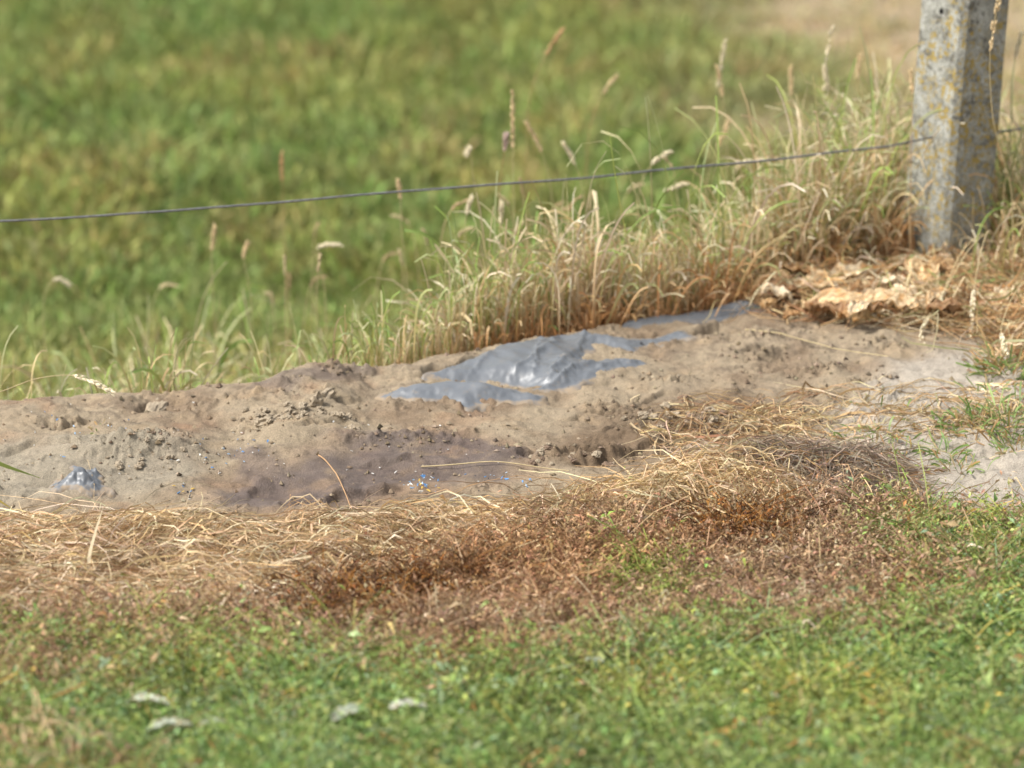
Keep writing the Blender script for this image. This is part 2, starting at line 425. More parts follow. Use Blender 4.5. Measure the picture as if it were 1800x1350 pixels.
def plastic_mat():
    m, nt, n, l, out = mat("grey_plastic_film")
    at = n.new("ShaderNodeAttribute"); at.attribute_name = "dust"
    tc = n.new("ShaderNodeTexCoord")
    no = n.new("ShaderNodeTexNoise"); no.inputs["Scale"].default_value = 60; no.inputs["Detail"].default_value = 6; no.inputs["Roughness"].default_value = .7
    l.new(tc.outputs["Object"], no.inputs["Vector"])
    n2 = n.new("ShaderNodeTexNoise"); n2.inputs["Scale"].default_value = 700; n2.inputs["Detail"].default_value = 3
    l.new(tc.outputs["Object"], n2.inputs["Vector"])
    ad = n.new("ShaderNodeMath"); ad.operation = 'MULTIPLY_ADD'; l.new(no.outputs["Fac"], ad.inputs[0]); ad.inputs[1].default_value = 1.3; l.new(at.outputs["Fac"], ad.inputs[2])
    ad2 = n.new("ShaderNodeMath"); ad2.operation = 'MULTIPLY_ADD'; l.new(n2.outputs["Fac"], ad2.inputs[0]); ad2.inputs[1].default_value = .5; l.new(ad.outputs[0], ad2.inputs[2])
    mr = n.new("ShaderNodeMapRange"); mr.inputs[1].default_value = 1.14; mr.inputs[2].default_value = 1.68; l.new(ad2.outputs[0], mr.inputs[0])
    mx = n.new("ShaderNodeMix"); mx.data_type = 'RGBA'; l.new(mr.outputs[0], mx.inputs[0])
    mx.inputs[6].default_value = (.125, .134, .144, 1); mx.inputs[7].default_value = (.26, .195, .125, 1)
    p = n.new("ShaderNodeBsdfPrincipled"); l.new(mx.outputs[2], p.inputs["Base Color"])
    rr = n.new("ShaderNodeMapRange"); rr.inputs[3].default_value = .40; rr.inputs[4].default_value = .9
    l.new(mr.outputs[0], rr.inputs[0]); l.new(rr.outputs[0], p.inputs["Roughness"]); p.inputs["Specular IOR Level"].default_value = .6
    b = n.new("ShaderNodeBump"); b.inputs["Distance"].default_value = .0015; b.inputs["Strength"].default_value = .5; l.new(no.outputs["Fac"], b.inputs["Height"]); l.new(b.outputs[0], p.inputs["Normal"])
    l.new(p.outputs[0], out.inputs[0]); return m
M_PLAST = plastic_mat()

# ------------------------------------------------------------------ plastic sheet outlines
PL_MAIN = poly((752, 660), (800, 640), (870, 620), (945, 600), (1020, 596), (1110, 602), (1195, 588), (1225, 598), (1130, 612), (1110, 625), (1045, 612), (1020, 640), (1140, 640), (1135, 650), (1075, 658), (1020, 682), (938, 688),
               (945, 678), (900, 668), (850, 663), (800, 665))
PL_FLAP = poly((666, 694), (690, 684), (745, 676), (790, 671), (840, 676), (880, 684), (960, 696), (950, 704), (860, 704), (815, 714), (765, 702), (720, 706), (690, 700))
PL_REAR = poly((1000, 588), (1120, 571), (1220, 555), (1325, 541), (1350, 548), (1280, 560), (1200, 570), (1080, 584))
PL_BIT = poly((80, 850), (105, 838), (118, 846), (135, 828), (150, 836), (178, 834), (195, 862), (150, 868), (112, 862))
PL_TINY = poly((715, 745), (750, 744), (760, 750), (735, 756))

def sheet(name, P, label, amp, foldf, seed, step=.003, sink=.03, extra_h=0.0, edge_up=0.0, stretch=(1, 1), dustk=1.0, ang=0.6, creases=(), edge_n=.022):
    lo, hi = P.min(0) - .05, P.max(0) + .05
    xs = np.arange(lo[0], hi[0], step); ys = np.arange(lo[1], hi[1], step)
    X, Y = np.meshgrid(xs, ys)
    wx = X + edge_n * fbm(X, Y, 22, 4, seed, .65); wy = Y + edge_n * .8 * fbm(X, Y, 22, 4, seed + 3, .65)
    d = sdist(P, wx, wy)
    ca, sa = math.cos(ang), math.sin(ang)
    fx = (X * ca + Y * sa) * foldf; fy = (-X * sa + Y * ca) * foldf * .35
    f = 1 - np.abs(perlin(fx, fy, seed + 7)) * 2.2
    f2 = 1 - np.abs(perlin(fx * 2.3 + 4, fy * 1.7, seed + 8)) * 2.2
    h = H1(X, Y) + np.where(d > 0, .0015 + (.004 + extra_h) * smooth(0, .035, d), -.030 * smooth(0, .03, -d) + .0015) + amp * (.8 * f + .35 * f2) * smooth(.0, .035, d)
    for L, hh, ww in creases:
        dd, _ = line_d(L, wx, wy); h = h + hh * np.exp(-dd / (ww * .6)) * smooth(.0, .035, d) * .55
    keep = d > -.028
    Q = keep[:-1, :-1] & keep[1:, :-1] & keep[:-1, 1:] & keep[1:, 1:]
    idx = np.arange(X.size).reshape(X.shape)
    F = np.stack([idx[:-1, :-1][Q], idx[:-1, 1:][Q], idx[1:, 1:][Q], idx[1:, :-1][Q]], 1)
    used = np.unique(F); rm = np.full(X.size, -1); rm[used] = np.arange(len(used))
    V = np.stack([X.ravel(), Y.ravel(), h.ravel()], 1)[used]; F = rm[F]
    dust = (dustk * (.60 - smooth(0, .008, d) * .48) + .18 * fbm(X, Y, 14, 3, seed + 20)).ravel()[used]
    org = np.array([V[:, 0].mean(), V[:, 1].mean(), V[:, 2].min()])
    me = new_mesh(name, V - org, F, None, True, [M_PLAST], {"dust": dust})
    o = link(name, me, label=label, cat="plastic sheet", loc=org)
    so = o.modifiers.new("thick", 'SOLIDIFY'); so.thickness = .0008
    return o

# ------------------------------------------------------------------ ground sheet
def axis(lo, hi, step, far, n):
    g = np.geomspace(step, far, n)
    return np.concatenate([lo - np.cumsum(g)[::-1], np.arange(lo, hi, step), hi + np.cumsum(g)])
gx = axis(-1.15, 1.15, .0032, 60, 50)
gy = np.concatenate([[-300, -100, -30, -8, 0, 2, 3, 3.6, 4.0, 4.3], np.arange(4.5, 5.6, .012), np.arange(5.6, 7.3, .0034), np.arange(7.3, 9, .02), np.arange(9, 22, .12), np.geomspace(22.2, 900, 40)])
X, Y = np.meshgrid(gx, gy)
Zg = H2(X, Y)
# sand lies under the plastic where the sheet shows
for P_, dep in ((PL_MAIN, .016), (PL_FLAP, .014), (PL_REAR, .014), (PL_BIT, .012), (PL_TINY, .010)):
    lo, hi = P_.min(0) - .06, P_.max(0) + .06
    b = (X > lo[0]) & (X < hi[0]) & (Y > lo[1]) & (Y < hi[1])
    d = sdist(P_, X[b] + .010 * fbm(X[b], Y[b], 40, 2, 90), Y[b] + .006 * fbm(X[b], Y[b], 40, 2, 93))
    Zg[b] -= dep * smooth(.004, .030, d)
def lerp(c, c2, w): return c * (1 - w[..., None]) + np.array(c2) * w[..., None]
C = np.zeros(X.shape + (3,)); C[:] = (.285, .226, .152)
n_a = fbm(X, Y, 5, 4, 101); n_b = fbm(X, Y, 14, 4, 105); n_c = fbm(X, Y, 40, 3, 109)
C = lerp(C, (.175, .122, .078), smooth(-.1, .4, n_a) * .8)
C = lerp(C, (.32, .235, .145), smooth(.0, .5, n_b) * .6)
C = lerp(C, (.25, .155, .095), smooth(.12, .42, fbm(X, Y, 8, 3, 113)) * .55 * (1 - smooth(-.2, .2, X)))
C = lerp(C, (.165, .125, .088), smooth(.12, .45, perlin(X * 4 + 2 * n_b, Y * 34 + 5 * X + n_b * 2, 141)) * .55 * smooth(-.2, .3, fbm(X, Y, 3, 2, 143)))
jx, jy = X + .03 * fbm(X, Y, 12, 3, 120), Y + .03 * fbm(X, Y, 12, 3, 124)
nearb = (Y > 4.3) & (Y < 8) & (np.abs(X) < 3)
def zone(P, a, b):
    r = np.full(X.shape, 0.0); r[nearb] = smooth(a, b, sdist(P, jx[nearb], jy[nearb])); return r
C = lerp(C, (.27, .235, .175), zone(Z_GREY, -.02, .05) * .8)
C = lerp(C, (.37, .325, .265), zone(Z_RSAND, -.04, .05) * .9)
C = lerp(C, (.145, .100, .062), zone(Z_MUDDY, -.04, .04) * .75)
wet = np.clip(zone(Z_CREST, -.015, .01) * .7 + zone(Z_WET, -.025, .035) + zone(Z_WET2, -.012, .015) * .8 + zone(Z_WET3, -.01, .015) * .6, 0, 1)
wet *= .35 + .65 * smooth(-.6, -.05, n_b + .5 * n_c)
C = lerp(C, (.108, .080, .068), wet * .86)
C = lerp(C, (.22, .135, .085), zone(Z_WET, -.06, .0) * (1 - wet) * .35)
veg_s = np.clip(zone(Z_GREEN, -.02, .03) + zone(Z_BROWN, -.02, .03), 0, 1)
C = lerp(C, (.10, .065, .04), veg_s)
C = lerp(C, (.17, .11, .065), zone(Z_STRAW, -.01, .03) * .8)
yr_, _ = ridge(X)
back = smooth(.0, .12, Y - yr_ - .02)
C = lerp(C, (.20, .11, .05), back * (1 - smooth(.4, 1.0, Y - yr_)))
far = smooth(.5, 1.3, Y - yr_)
mead = np.zeros_like(C); mead[:] = (.10, .13, .03)
mead = lerp(mead, (.20, .17, .05), smooth(-.1, .4, fbm(X, Y, .7, 3, 131)))
tan_z = smooth(-.5, .7, (X - .45 * (Y - 10.0) * .0 - .75) + .8 * fbm(X, Y, .6, 3, 135)) * smooth(10.2, 12.0, Y)
mead = lerp(mead, (.33, .255, .16), tan_z)
C = C * (1 - far[..., None]) + mead * far[..., None]
C *= (1 + .10 * n_c)[..., None]
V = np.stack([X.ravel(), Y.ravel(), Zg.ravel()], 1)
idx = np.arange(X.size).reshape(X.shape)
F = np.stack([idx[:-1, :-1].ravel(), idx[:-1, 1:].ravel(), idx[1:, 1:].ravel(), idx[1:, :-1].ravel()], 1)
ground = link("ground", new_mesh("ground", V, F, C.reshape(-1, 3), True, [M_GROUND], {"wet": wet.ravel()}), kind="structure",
              label="sandy mound and ground sloping down to the meadow")
GX, GY, GZ = gx, gy, Zg
def HG(x, y):
    """actual height of the ground sheet"""
    x = np.asarray(x, float); y = np.asarray(y, float)
    i = np.clip(np.searchsorted(GX, x) - 1, 0, len(GX) - 2); j = np.clip(np.searchsorted(GY, y) - 1, 0, len(GY) - 2)
    tx = (x - GX[i]) / (GX[i + 1] - GX[i]); ty = (y - GY[j]) / (GY[j + 1] - GY[j])
    return (GZ[j, i] * (1 - tx) + GZ[j, i + 1] * tx) * (1 - ty) + (GZ[j + 1, i] * (1 - tx) + GZ[j + 1, i + 1] * tx) * ty

sheet("plastic_sheet", PL_MAIN, "crumpled grey plastic film with a shiny white glare, half buried at the mound's crest", .004, 9, 200, extra_h=.004, ang=.9,
      creases=[(poly((940, 686), (1000, 640), (1030, 604)), .016, .012), (poly((900, 664), (960, 630), (985, 602)), .012, .010), (poly((945, 686), (1040, 655), (1120, 646)), .014, .010),
               (poly((770, 656), (860, 630), (950, 602), (1020, 598)), .016, .018), (poly((930, 680), (945, 640), (955, 606)), .010, .008), (poly((1040, 606), (1110, 606), (1200, 592)), .010, .012),
               (poly((820, 662), (850, 640), (870, 626)), .008, .008), (poly((985, 680), (1040, 640), (1050, 612)), .009, .008)])
sheet("plastic_sheet", PL_FLAP, "narrow grey plastic flap dusted with sand, in front of the larger shiny sheet", .005, 14, 240, extra_h=.008, ang=1.2, dustk=1.15)
sheet("plastic_sheet", PL_REAR, "thin strip of grey plastic along the rear edge below the dry grass", .003, 12, 280, extra_h=.006, ang=.2, dustk=.5, edge_n=.005)
sheet("plastic_scrap", PL_BIT, "small torn blue-grey plastic scrap poking out at the left of the mound", .010, 30, 320, extra_h=.010, ang=1.2, dustk=1.1, edge_n=.04, step=.002)["category"] = "plastic scrap"
sheet("plastic_scrap", PL_TINY, "tiny grey plastic corner barely showing through tan sand below the flap", .003, 20, 340, extra_h=.002, ang=1.2)["category"] = "plastic scrap"

# ------------------------------------------------------------------ concrete post
def concrete_mat():
    m, nt, n, l, out = mat("lichened_concrete")
    tc = n.new("ShaderNodeTexCoord")
    def noise(s, d=4, r=.6, vec=None):
        x = n.new("ShaderNodeTexNoise"); x.inputs["Scale"].default_value = s; x.inputs["Detail"].default_value = d; x.inputs["Roughness"].default_value = r
        l.new(vec or tc.outputs["Object"], x.inputs["Vector"]); return x
    def ramp(src, a, b, lo=0, hi=1):
        r = n.new("ShaderNodeMapRange"); r.interpolation_type = 'SMOOTHSTEP'
        for i, v in ((1, a), (2, b), (3, lo), (4, hi)): r.inputs[i].default_value = v
        l.new(src, r.inputs[0]); return r.outputs[0]
    def mixc(f, a, b):
        x = n.new("ShaderNodeMix"); x.data_type = 'RGBA'; l.new(f, x.inputs[0])
        for k, c in ((6, a), (7, b)):
            if isinstance(c, tuple): x.inputs[k].default_value = (*c, 1)
            else: l.new(c, x.inputs[k])
        return x.outputs[2]
    def mul(a, b):
        x = n.new("ShaderNodeMath"); x.operation = 'MULTIPLY'; l.new(a, x.inputs[0]); l.new(b, x.inputs[1]); return x.outputs[0]
    base = mixc(ramp(noise(30, 6, .7).outputs[0], .35, .65), (.245, .245, .21), (.41, .41, .36))
    base = mixc(ramp(noise(260, 4).outputs[0], .52, .66), base, (.12, .115, .10))
    base = mixc(ramp(noise(150, 3).outputs[0], .60, .70), base, (.48, .47, .45))
    sep = n.new("ShaderNodeSeparateXYZ"); l.new(tc.outputs["Object"], sep.inputs[0])
    up = ramp(sep.outputs[2], .06, .26)
    dk = mul(ramp(noise(55, 5, .75).outputs[0], .50, .60), ramp(sep.outputs[2], .15, .42, .15, .85))
    base = mixc(dk, base, (.10, .095, .08))
    lw = mul(mul(ramp(noise(105, 4, .65).outputs[0], .515, .56), ramp(noise(14, 2).outputs[0], .38, .52)), up)
    base = mixc(lw, base, (.33, .245, .075))
    low = ramp(sep.outputs[2], .0, .16, .6, 0)
    base = mixc(low, base, (.29, .275, .225))
    p = n.new("ShaderNodeBsdfPrincipled"); l.new(base, p.inputs["Base Color"]); p.inputs["Roughness"].default_value = .92; p.inputs["Specular IOR Level"].default_value = .15
    b = n.new("ShaderNodeBump"); b.inputs["Distance"].default_value = .004; b.inputs["Strength"].default_value = .8
    l.new(noise(160, 5, .7).outputs[0], b.inputs["Height"]); l.new(b.outputs[0], p.inputs["Normal"]); l.new(p.outputs[0], out.inputs[0])
    return m
M_CONC = concrete_mat()
PB = at_y(1667, 470, 7.03)      # near corner of the post at the ground
px, py, pz = PB
def post():
    w = .124; cr = .010
    root = link("concrete_post", None, label="grey square concrete fence post with orange and yellow lichen", cat="fence post")
    ang = math.radians(38)      # turn so that a corner faces the camera
    fz = pz - .10
    # square cross-section with chamfered corners
    sec = []
    hw = w / 2
    for sx, sy in ((1, 1), (-1, 1), (-1, -1), (1, -1)):
        order = ((hw - cr) * sx, hw * sy), (hw * sx, (hw - cr) * sy)
        if sx * sy > 0: order = order[::-1]
        sec += list(order)
    sec = np.array(sec); hz = np.linspace(0, 1.35, 60); V = []; 
    rr = np.random.default_rng(5)
    sub = []
    for i in range(8):
        a, b = sec[i], sec[(i + 1) % 8]; k = 1 if i % 2 == 0 and np.linalg.norm(a-b) < .03 or np.linalg.norm(a-b) < .03 else 10
        for j in range(k): sub.append(a + (b - a) * j / k)
    sub = np.array(sub); m = len(sub)
    for z in hz:
        s = 1.02 - .045 * z
        x_, y_ = sub[:, 0] * s, sub[:, 1] * s
        dn = .0012 * perlin(sub[:, 0] * 60 + z * 13, sub[:, 1] * 60 + z * 29, 4) + .0006 * perlin(x_ * 200, z * 150 + y_ * 200, 6)
        r = np.hypot(x_, y_); V.append(np.stack([x_ * (1 + dn / r), y_ * (1 + dn / r), np.full(m, z)], 1))
    V.append(np.array([[0, 0, hz[-1] + .006]])); V = np.concatenate(V)
    F = []
    for k in range(len(hz) - 1):
        for i in range(m):
            j = (i + 1) % m; F.append((k * m + i, k * m + j, (k + 1) * m + j, (k + 1) * m + i))
    me = bpy.data.meshes.new("post_body"); top = (len(hz) - 1) * m
    me.from_pydata(V.tolist(), [], F + [(top + i, top + (i + 1) % m, len(V) - 1) for i in range(m)]); me.materials.append(M_CONC)
    b = link("post_body", me, parent=root)
    c = math.hypot(hw, hw) * .93
    root.rotation_euler = (0, math.radians(3.0), 0)
    root.location = (px - .006, py + .078, pz - .12)
    b.rotation_euler = (0, 0, ang)
    return root
post_o = post()
bpy.context.view_layer.update()
def tube_mesh(name, pts, rad, m, k=6, closed=True):
    pts = np.array(pts, float); N = len(pts); rad = np.broadcast_to(rad, N)
    t = nz(np.gradient(pts, axis=0)); up = np.array([0, 0, 1.0]) if abs(t[0, 2]) < .9 else np.array([1.0, 0, 0])
    a = nz(np.cross(t, up)); b = np.cross(t, a)
    th = np.arange(k) * 2 * np.pi / k
    V = (pts[:, None] + rad[:, None, None] * (a[:, None] * np.cos(th)[None, :, None] + b[:, None] * np.sin(th)[None, :, None])).reshape(-1, 3)
    i = np.arange(N - 1)[:, None] * k; j = np.arange(k)[None]; j2 = (j + 1) % k
    F = np.stack([(i + j).ravel(), (i + j2).ravel(), (i + k + j2).ravel(), (i + k + j).ravel()], 1)
    return new_mesh(name, V, F, None, True, [m])
M_WIRE = plain("weathered_galvanised_wire", (.17, .17, .175), .5, .5, .3, 120, metal=.55)
M_DARK = plain("dark_hole", (.012, .011, .010), .9, .1)
M_SCRATCH = plain("white_scrape", (.75, .74, .71), .8, .2, .15, 200)
# wire
WP = [(-2600, 610, 6.35), (-900, 462, 6.5), (0, 388, 6.62), (180, 379, 6.65), (300, 372, 6.67), (420, 361, 6.69), (600, 345, 6.72), (760, 334, 6.75), (900, 321, 6.78), (1050, 311, 6.82), (1200, 296, 6.86), (1350, 281, 6.9), (1460, 268, 6.93), (1560, 258, 6.96)]
wp = [at_y(u, v, y) for u, v, y in WP]
hole = np.array(at_y(1641, 243, 7.055)); wp.append(tuple(hole + np.array([.0, .012, 0])))
wp = np.array(wp); wu = np.linspace(0, 1, 260); wt = np.concatenate([[0], np.cumsum(np.linalg.norm(np.diff(wp, axis=0), axis=1))]); wt /= wt[-1]
wd = np.stack([np.interp(wu, wt, wp[:, i]) for i in range(3)], 1); wd[:, 2] += .0012 * np.sin(wu * 60) * smooth(0, .1, 1 - wu)
wire = link("fence_wire", None, label="single steel fence wire running from the concrete post across the picture", cat="wire", loc=wd[-1])
link("wire_strand", tube_mesh("wire_strand", wd - wd[-1], .0021, M_WIRE), parent=wire)
w2 = np.array([np.array(at_y(1715, 236, 7.12)), np.array(at_y(1760, 231, 7.17)), np.array(at_y(1800, 226, 7.2)), np.array(at_y(2400, 150, 7.5)), np.array(at_y(3400, 60, 8.0))])
link("wire_strand", tube_mesh("wire_strand_b", w2 - wd[-1], .0021, M_WIRE), parent=wire)
# holes, on the faces of the post
def on_post(u, v, name, r, m, h=None, sx=1.0, label=None):
    """find the face point by ray casting the post body"""
    body = post_o.children[0]; mw = body.matrix_world; inv = mw.inverted()
    dx, dy, dz = pix_dir(u, v); o = inv @ Vector((0, 0, CAMH)); dv = (inv.to_3x3() @ Vector((float(dx), float(dy), float(dz)))).normalized()
    ok, loc, nor, fi = body.ray_cast(o, dv)
    if not ok: return
    h = h or r
    t = np.array([-nor.y, nor.x, 0]); t /= np.linalg.norm(t); loc = np.array(loc) ; nn = np.array(nor)
    k = 14; V = [loc + nn * .0006]
    for i in range(k):
        a = 2 * math.pi * i / k; q = 1 + .18 * math.sin(i * 2.3 + u)
        V.append(loc + nn * .0006 + t * math.cos(a) * r * q * sx + np.array([0, 0, 1]) * math.sin(a) * h * q)
    me = bpy.data.meshes.new(name); me.from_pydata([tuple(v) for v in V], [], [(0, 1 + i, 1 + (i + 1) % k) for i in range(k)]); me.materials.append(m)
    ob = link(name, me, parent=post_o, label=label); ob.rotation_euler = body.rotation_euler
for u, v, r in ((1655, 20, .0055), (1640, 243, .0045), (1676, 224, .0025), (1640, 372, .0015), (1688, 357, .0015)):
    on_post(u, v, "hole", r, M_DARK)
on_post(1717, 72, "scrape_mark", .0022, M_SCRATCH, .034)
on_post(1707, 112, "scrape_mark", .0012, M_SCRATCH, .010)
on_post(1740, 380, "scrape_mark", .0012, M_SCRATCH, .022)

# ------------------------------------------------------------------ sampling helpers for plants
def sample(P, n, edge=.02, nseed=500, lim=None, clipx=1.45):
    lo, hi = P.min(0) - .06, P.max(0) + .06
    lo = np.maximum(lo, [-clipx, 4.35]); hi = np.minimum(hi, [clipx, 7.6])
    X, Y = [], []; tot = 0
    while tot < n:
        x = rng.uniform(lo[0], hi[0], n); y = rng.uniform(lo[1], hi[1], n)
        # keep what the camera (or one a step aside) could see
        vis = np.abs(x) < (.155 * y + .12)
        d = sdist(P, x, y) + .05 * fbm(x, y, 9, 3, nseed) + edge * rng.normal(size=n)
        k = vis & (d > 0); X.append(x[k]); Y.append(y[k]); tot += k.sum()
    return np.concatenate(X)[:n], np.concatenate(Y)[:n]

# ------------------------------------------------------------------ green mat of knotweed-like ground cover
def mat_height(x, y, seed):
    return .012 + .024 * np.clip(.5 + .9 * fbm(x, y, 9, 3, seed), 0, 1) + .016 * np.clip(fbm(x, y, 26, 2, seed + 5) + .3, 0, 1)
def herb(name, P, n, cols, w, label, cat, seed, lsize, upmean, material, thick=1.0, per=9, colfun=None, edge=.02, lw=.42, droop=.25):
    ns = n // per
    x, y = sample(P, ns, edge, seed)
    h = mat_height(x, y, seed) * thick * np.exp(.25 * rng.normal(size=ns))
    z = HG(x, y)
    az = rng.uniform(0, 2 * np.pi, ns); tl = rng.uniform(.3, 1.25, ns)
    L = h / np.maximum(np.cos(tl), .45)
    S = 4
    base_c = pick(cols, w, ns, .16)
    if colfun is not None: base_c = colfun(x, y, base_c)
    st = blades(x, y, z, L, np.full(ns, .0016), az, tl * .6, tl * .7, base_c * .7, base_c * .9, S=S, tipw=.6)
    t = rng.uniform(.15, 1.05, (ns, per)).ravel()
    X = np.repeat(x, per); Y = np.repeat(y, per); Z = np.repeat(z, per); A = np.repeat(az, per); T = np.repeat(tl, per); LL = np.repeat(L, per)
    lx = X + np.cos(A) * np.sin(T) * LL * t + rng.normal(size=len(X)) * .003; ly = Y + np.sin(A) * np.sin(T) * LL * t + rng.normal(size=len(X)) * .003
    lz = Z + np.cos(T * .8) * LL * t + .001
    m = len(X)
    cc = np.repeat(base_c, per, 0) * np.exp(.16 * rng.normal(size=(m, 1))) * (1 + .06 * rng.normal(size=(m, 3)))
    sz = lsize * np.exp(.35 * rng.normal(size=m))
    lv = leaves(lx, ly, lz, sz, sz * lw * rng.uniform(.7, 1.3, m), rng.uniform(0, 2 * np.pi, m), rng.normal(upmean, .5, m), rng.normal(0, .7, m), cc, droop)
    V, F, C = lv
    link(name, new_mesh(name, V, F, C, False, [material]), label=label, cat=cat, kind="stuff")
    V, F, C = st
    return V, F, C

Z_BLC = poly((-600, 1120), (60, 1130), (240, 1160), (180, 1225), (-600, 1240), h=.045)
def green_col(x, y, c):
    yel = smooth(.05, .5, fbm(x, y, 3.3, 3, 610)); dk = smooth(.1, .5, fbm(x, y, 4.1, 3, 620))
    c = c * (1 + yel[:, None] * np.array([.28, .06, -.05])) * (1 - .28 * dk[:, None])
    # towards its upper edge the mat is dying back
    d = sdist(Z_GREEN, x, y)
    w = (1 - smooth(0.0, .13, d + .06 * fbm(x, y, 12, 2, 630))) * .6 + .55 * smooth(.2, .5, fbm(x, y, 5.5, 3, 640))
    bl = smooth(-.03, .03, sdist(Z_BLC, x, y)); w = np.maximum(w, .75 * bl)
    m = rng.random(len(x)) < w
    tan = pick([(.42, .27, .15), (.46, .33, .18), (.32, .19, .11), (.32, .31, .11)], [3, 2, 2, 3], len(x))
    return np.where(m[:, None], tan, c)
GREENS = [(.24, .33, .085), (.31, .39, .13), (.16, .26, .07), (.33, .38, .10), (.27, .37, .19), (.38, .40, .16), (.56, .43, .10), (.50, .27, .10)]
st1 = herb("ground_cover", Z_GREEN, 440000, GREENS, [6, 5, 4, 3, 3, 1.2, .35, .35], "dense low mat of small green leaves across the foreground", "ground cover",
           600, .0080, .35, M_GREEN, 1.3, 10, green_col)
def brown_col(x, y, c):
    d1 = smooth(-.02, .05, sdist(Z_DARK1, x, y) + .03 * fbm(x, y, 14, 2, 650)); d2 = smooth(-.02, .05, sdist(Z_DARK2, x, y) + .03 * fbm(x, y, 14, 2, 655))
    dd = np.clip(d1 + d2, 0, 1)[:, None]
    dark = pick([(.15, .07, .03), (.27, .13, .04), (.075, .038, .022), (.36, .19, .065)], [3, 3, 3, 1], len(x))
    c = c * (1 - dd) + dark * dd
    orange = smooth(.0, .6, fbm(x, y, 3, 2, 660) + .35 - .9 * np.abs(x - .05))[:, None] * .55
    c = c * (1 - orange) + c * np.array([1.0, .78, .58]) * orange
    c = c * np.exp(.45 * fbm(x, y, 16, 2, 667))[:, None]
    g = smooth(-.02, .06, sdist(Z_YG, x, y) + .03 * fbm(x, y, 14, 2, 665)) * .75
    d = sdist(Z_GREEN, x, y); g = np.maximum(g, smooth(-.07, .0, d) * .45)
    m = rng.random(len(x)) < g
    gr = pick([(.30, .34, .08), (.22, .30, .07), (.40, .34, .12)], [3, 3, 1], len(x))
    return np.where(m[:, None], gr, c)
BROWNS = [(.40, .27, .155), (.33, .21, .115), (.48, .35, .21), (.20, .125, .07), (.37, .24, .145), (.58, .46, .31)]
st2 = herb("dead_ground_cover", Z_BROWN, 230000, BROWNS, [5, 5, 3, 3, 4, 1.5], "withered brown mat of dead leaves between the straw and the green plants", "dead plants",
           700, .0078, .35, M_DEAD, 1.1, 10, brown_col, lw=.28, droop=.6)

V, F, C_ = cat3([st1, st2])
xs_, ys_ = sample(Z_GREEN, 420, .02, 611)
cs_ = pick([(.45, .30, .17), (.34, .20, .11), (.56, .46, .28), (.26, .30, .10)], [3, 3, 2, 2], 420)
pass
V2, F2, C2 = blades(xs_, ys_, HG(xs_, ys_), rng.uniform(.04, .085, 420), rng.uniform(.0016, .003, 420), rng.uniform(0, 6.28, 420), np.abs(rng.normal(.2, .3, 420)), rng.normal(.6, .5, 420), cs_, cs_, S=6)
F = np.concatenate([F, F2 + len(V)]); V = np.concatenate([V, V2]); C_ = np.concatenate([C_, C2])
link("plant_stems", new_mesh("plant_stems", V, F, C_, False, [M_DEAD]), label="thin stems running through the leafy mats", cat="stems", kind="stuff")

# ------------------------------------------------------------------ straw
def flow(x, y, seed):
    return .10 + 1.6 * fbm(x, y, 4.5, 2, seed)
def straw_zone(P, n, cols, w, seed, lift, arch, ln, wd_, edge=.015, az_sd=.62, curv_sd=1.3, az_off=0.0, hf=None, clipx=1.45):
    x, y = sample(P, n, edge, seed, clipx=clipx)
    az = flow(x, y, seed) + az_off + az_sd * rng.normal(size=n) + np.pi * (rng.random(n) < .5)
    d = np.clip(sdist(P, x, y), 0, .06) / .06
    c = pick(cols, w, n, .18)
    pale = fbm(x, y, 6, 3, seed + 7)
    c = c * np.exp(.35 * pale[:, None])
    return lying(x, y, ln * np.exp(.35 * rng.normal(size=n)), wd_ * np.exp(.4 * rng.normal(size=n)), az, curv_sd * rng.normal(size=n),
                 lift * rng.random(n) * (.3 + .7 * d), arch * np.abs(rng.normal(size=n)), c, S=8, hfun=HG)
STRAWC = [(.58, .44, .27), (.50, .35, .19), (.68, .56, .38), (.38, .25, .13), (.50, .33, .16), (.24, .15, .08)]
GOLD = [(.60, .45, .25), (.52, .36, .18), (.70, .56, .34), (.36, .22, .11), (.48, .38, .24)]
GREYS = [(.36, .28, .20), (.28, .21, .15), (.44, .36, .27), (.20, .14, .10), (.40, .24, .12)]
Z_S_LEFT = poly((-900, 850), (0, 905), (110, 895), (300, 890), (450, 922), (600, 918), (640, 960), (560, 1010), (430, 1050), (300, 1070), (0, 1080), (-900, 1080), h=0.058)
Z_S_MID = poly((520, 918), (620, 905), (800, 888), (950, 868), (1130, 832), (1300, 808), (1370, 830), (1380, 880), (1250, 900), (1100, 905), (950, 930), (850, 975), (600, 1010), (520, 990), h=0.046)
Z_S_HUMP = poly((1080, 840), (1180, 812), (1300, 800), (1390, 835), (1400, 890), (1330, 895), (1200, 890), (1080, 890), h=0.044)
Z_S_GREY = poly((1230, 790), (1350, 775), (1480, 768), (1570, 800), (1580, 850), (1520, 880), (1450, 890), (1380, 860), h=0.034)
Z_S_SPARSE = poly((1180, 770), (1300, 712), (1400, 685), (1600, 690), (1800, 700), (2300, 720), (2300, 780), (1650, 775), (1450, 770), (1200, 800))
Z_S_MUD = poly((1130, 760), (1200, 715), (1330, 705), (1450, 745), (1400, 790), (1200, 800))
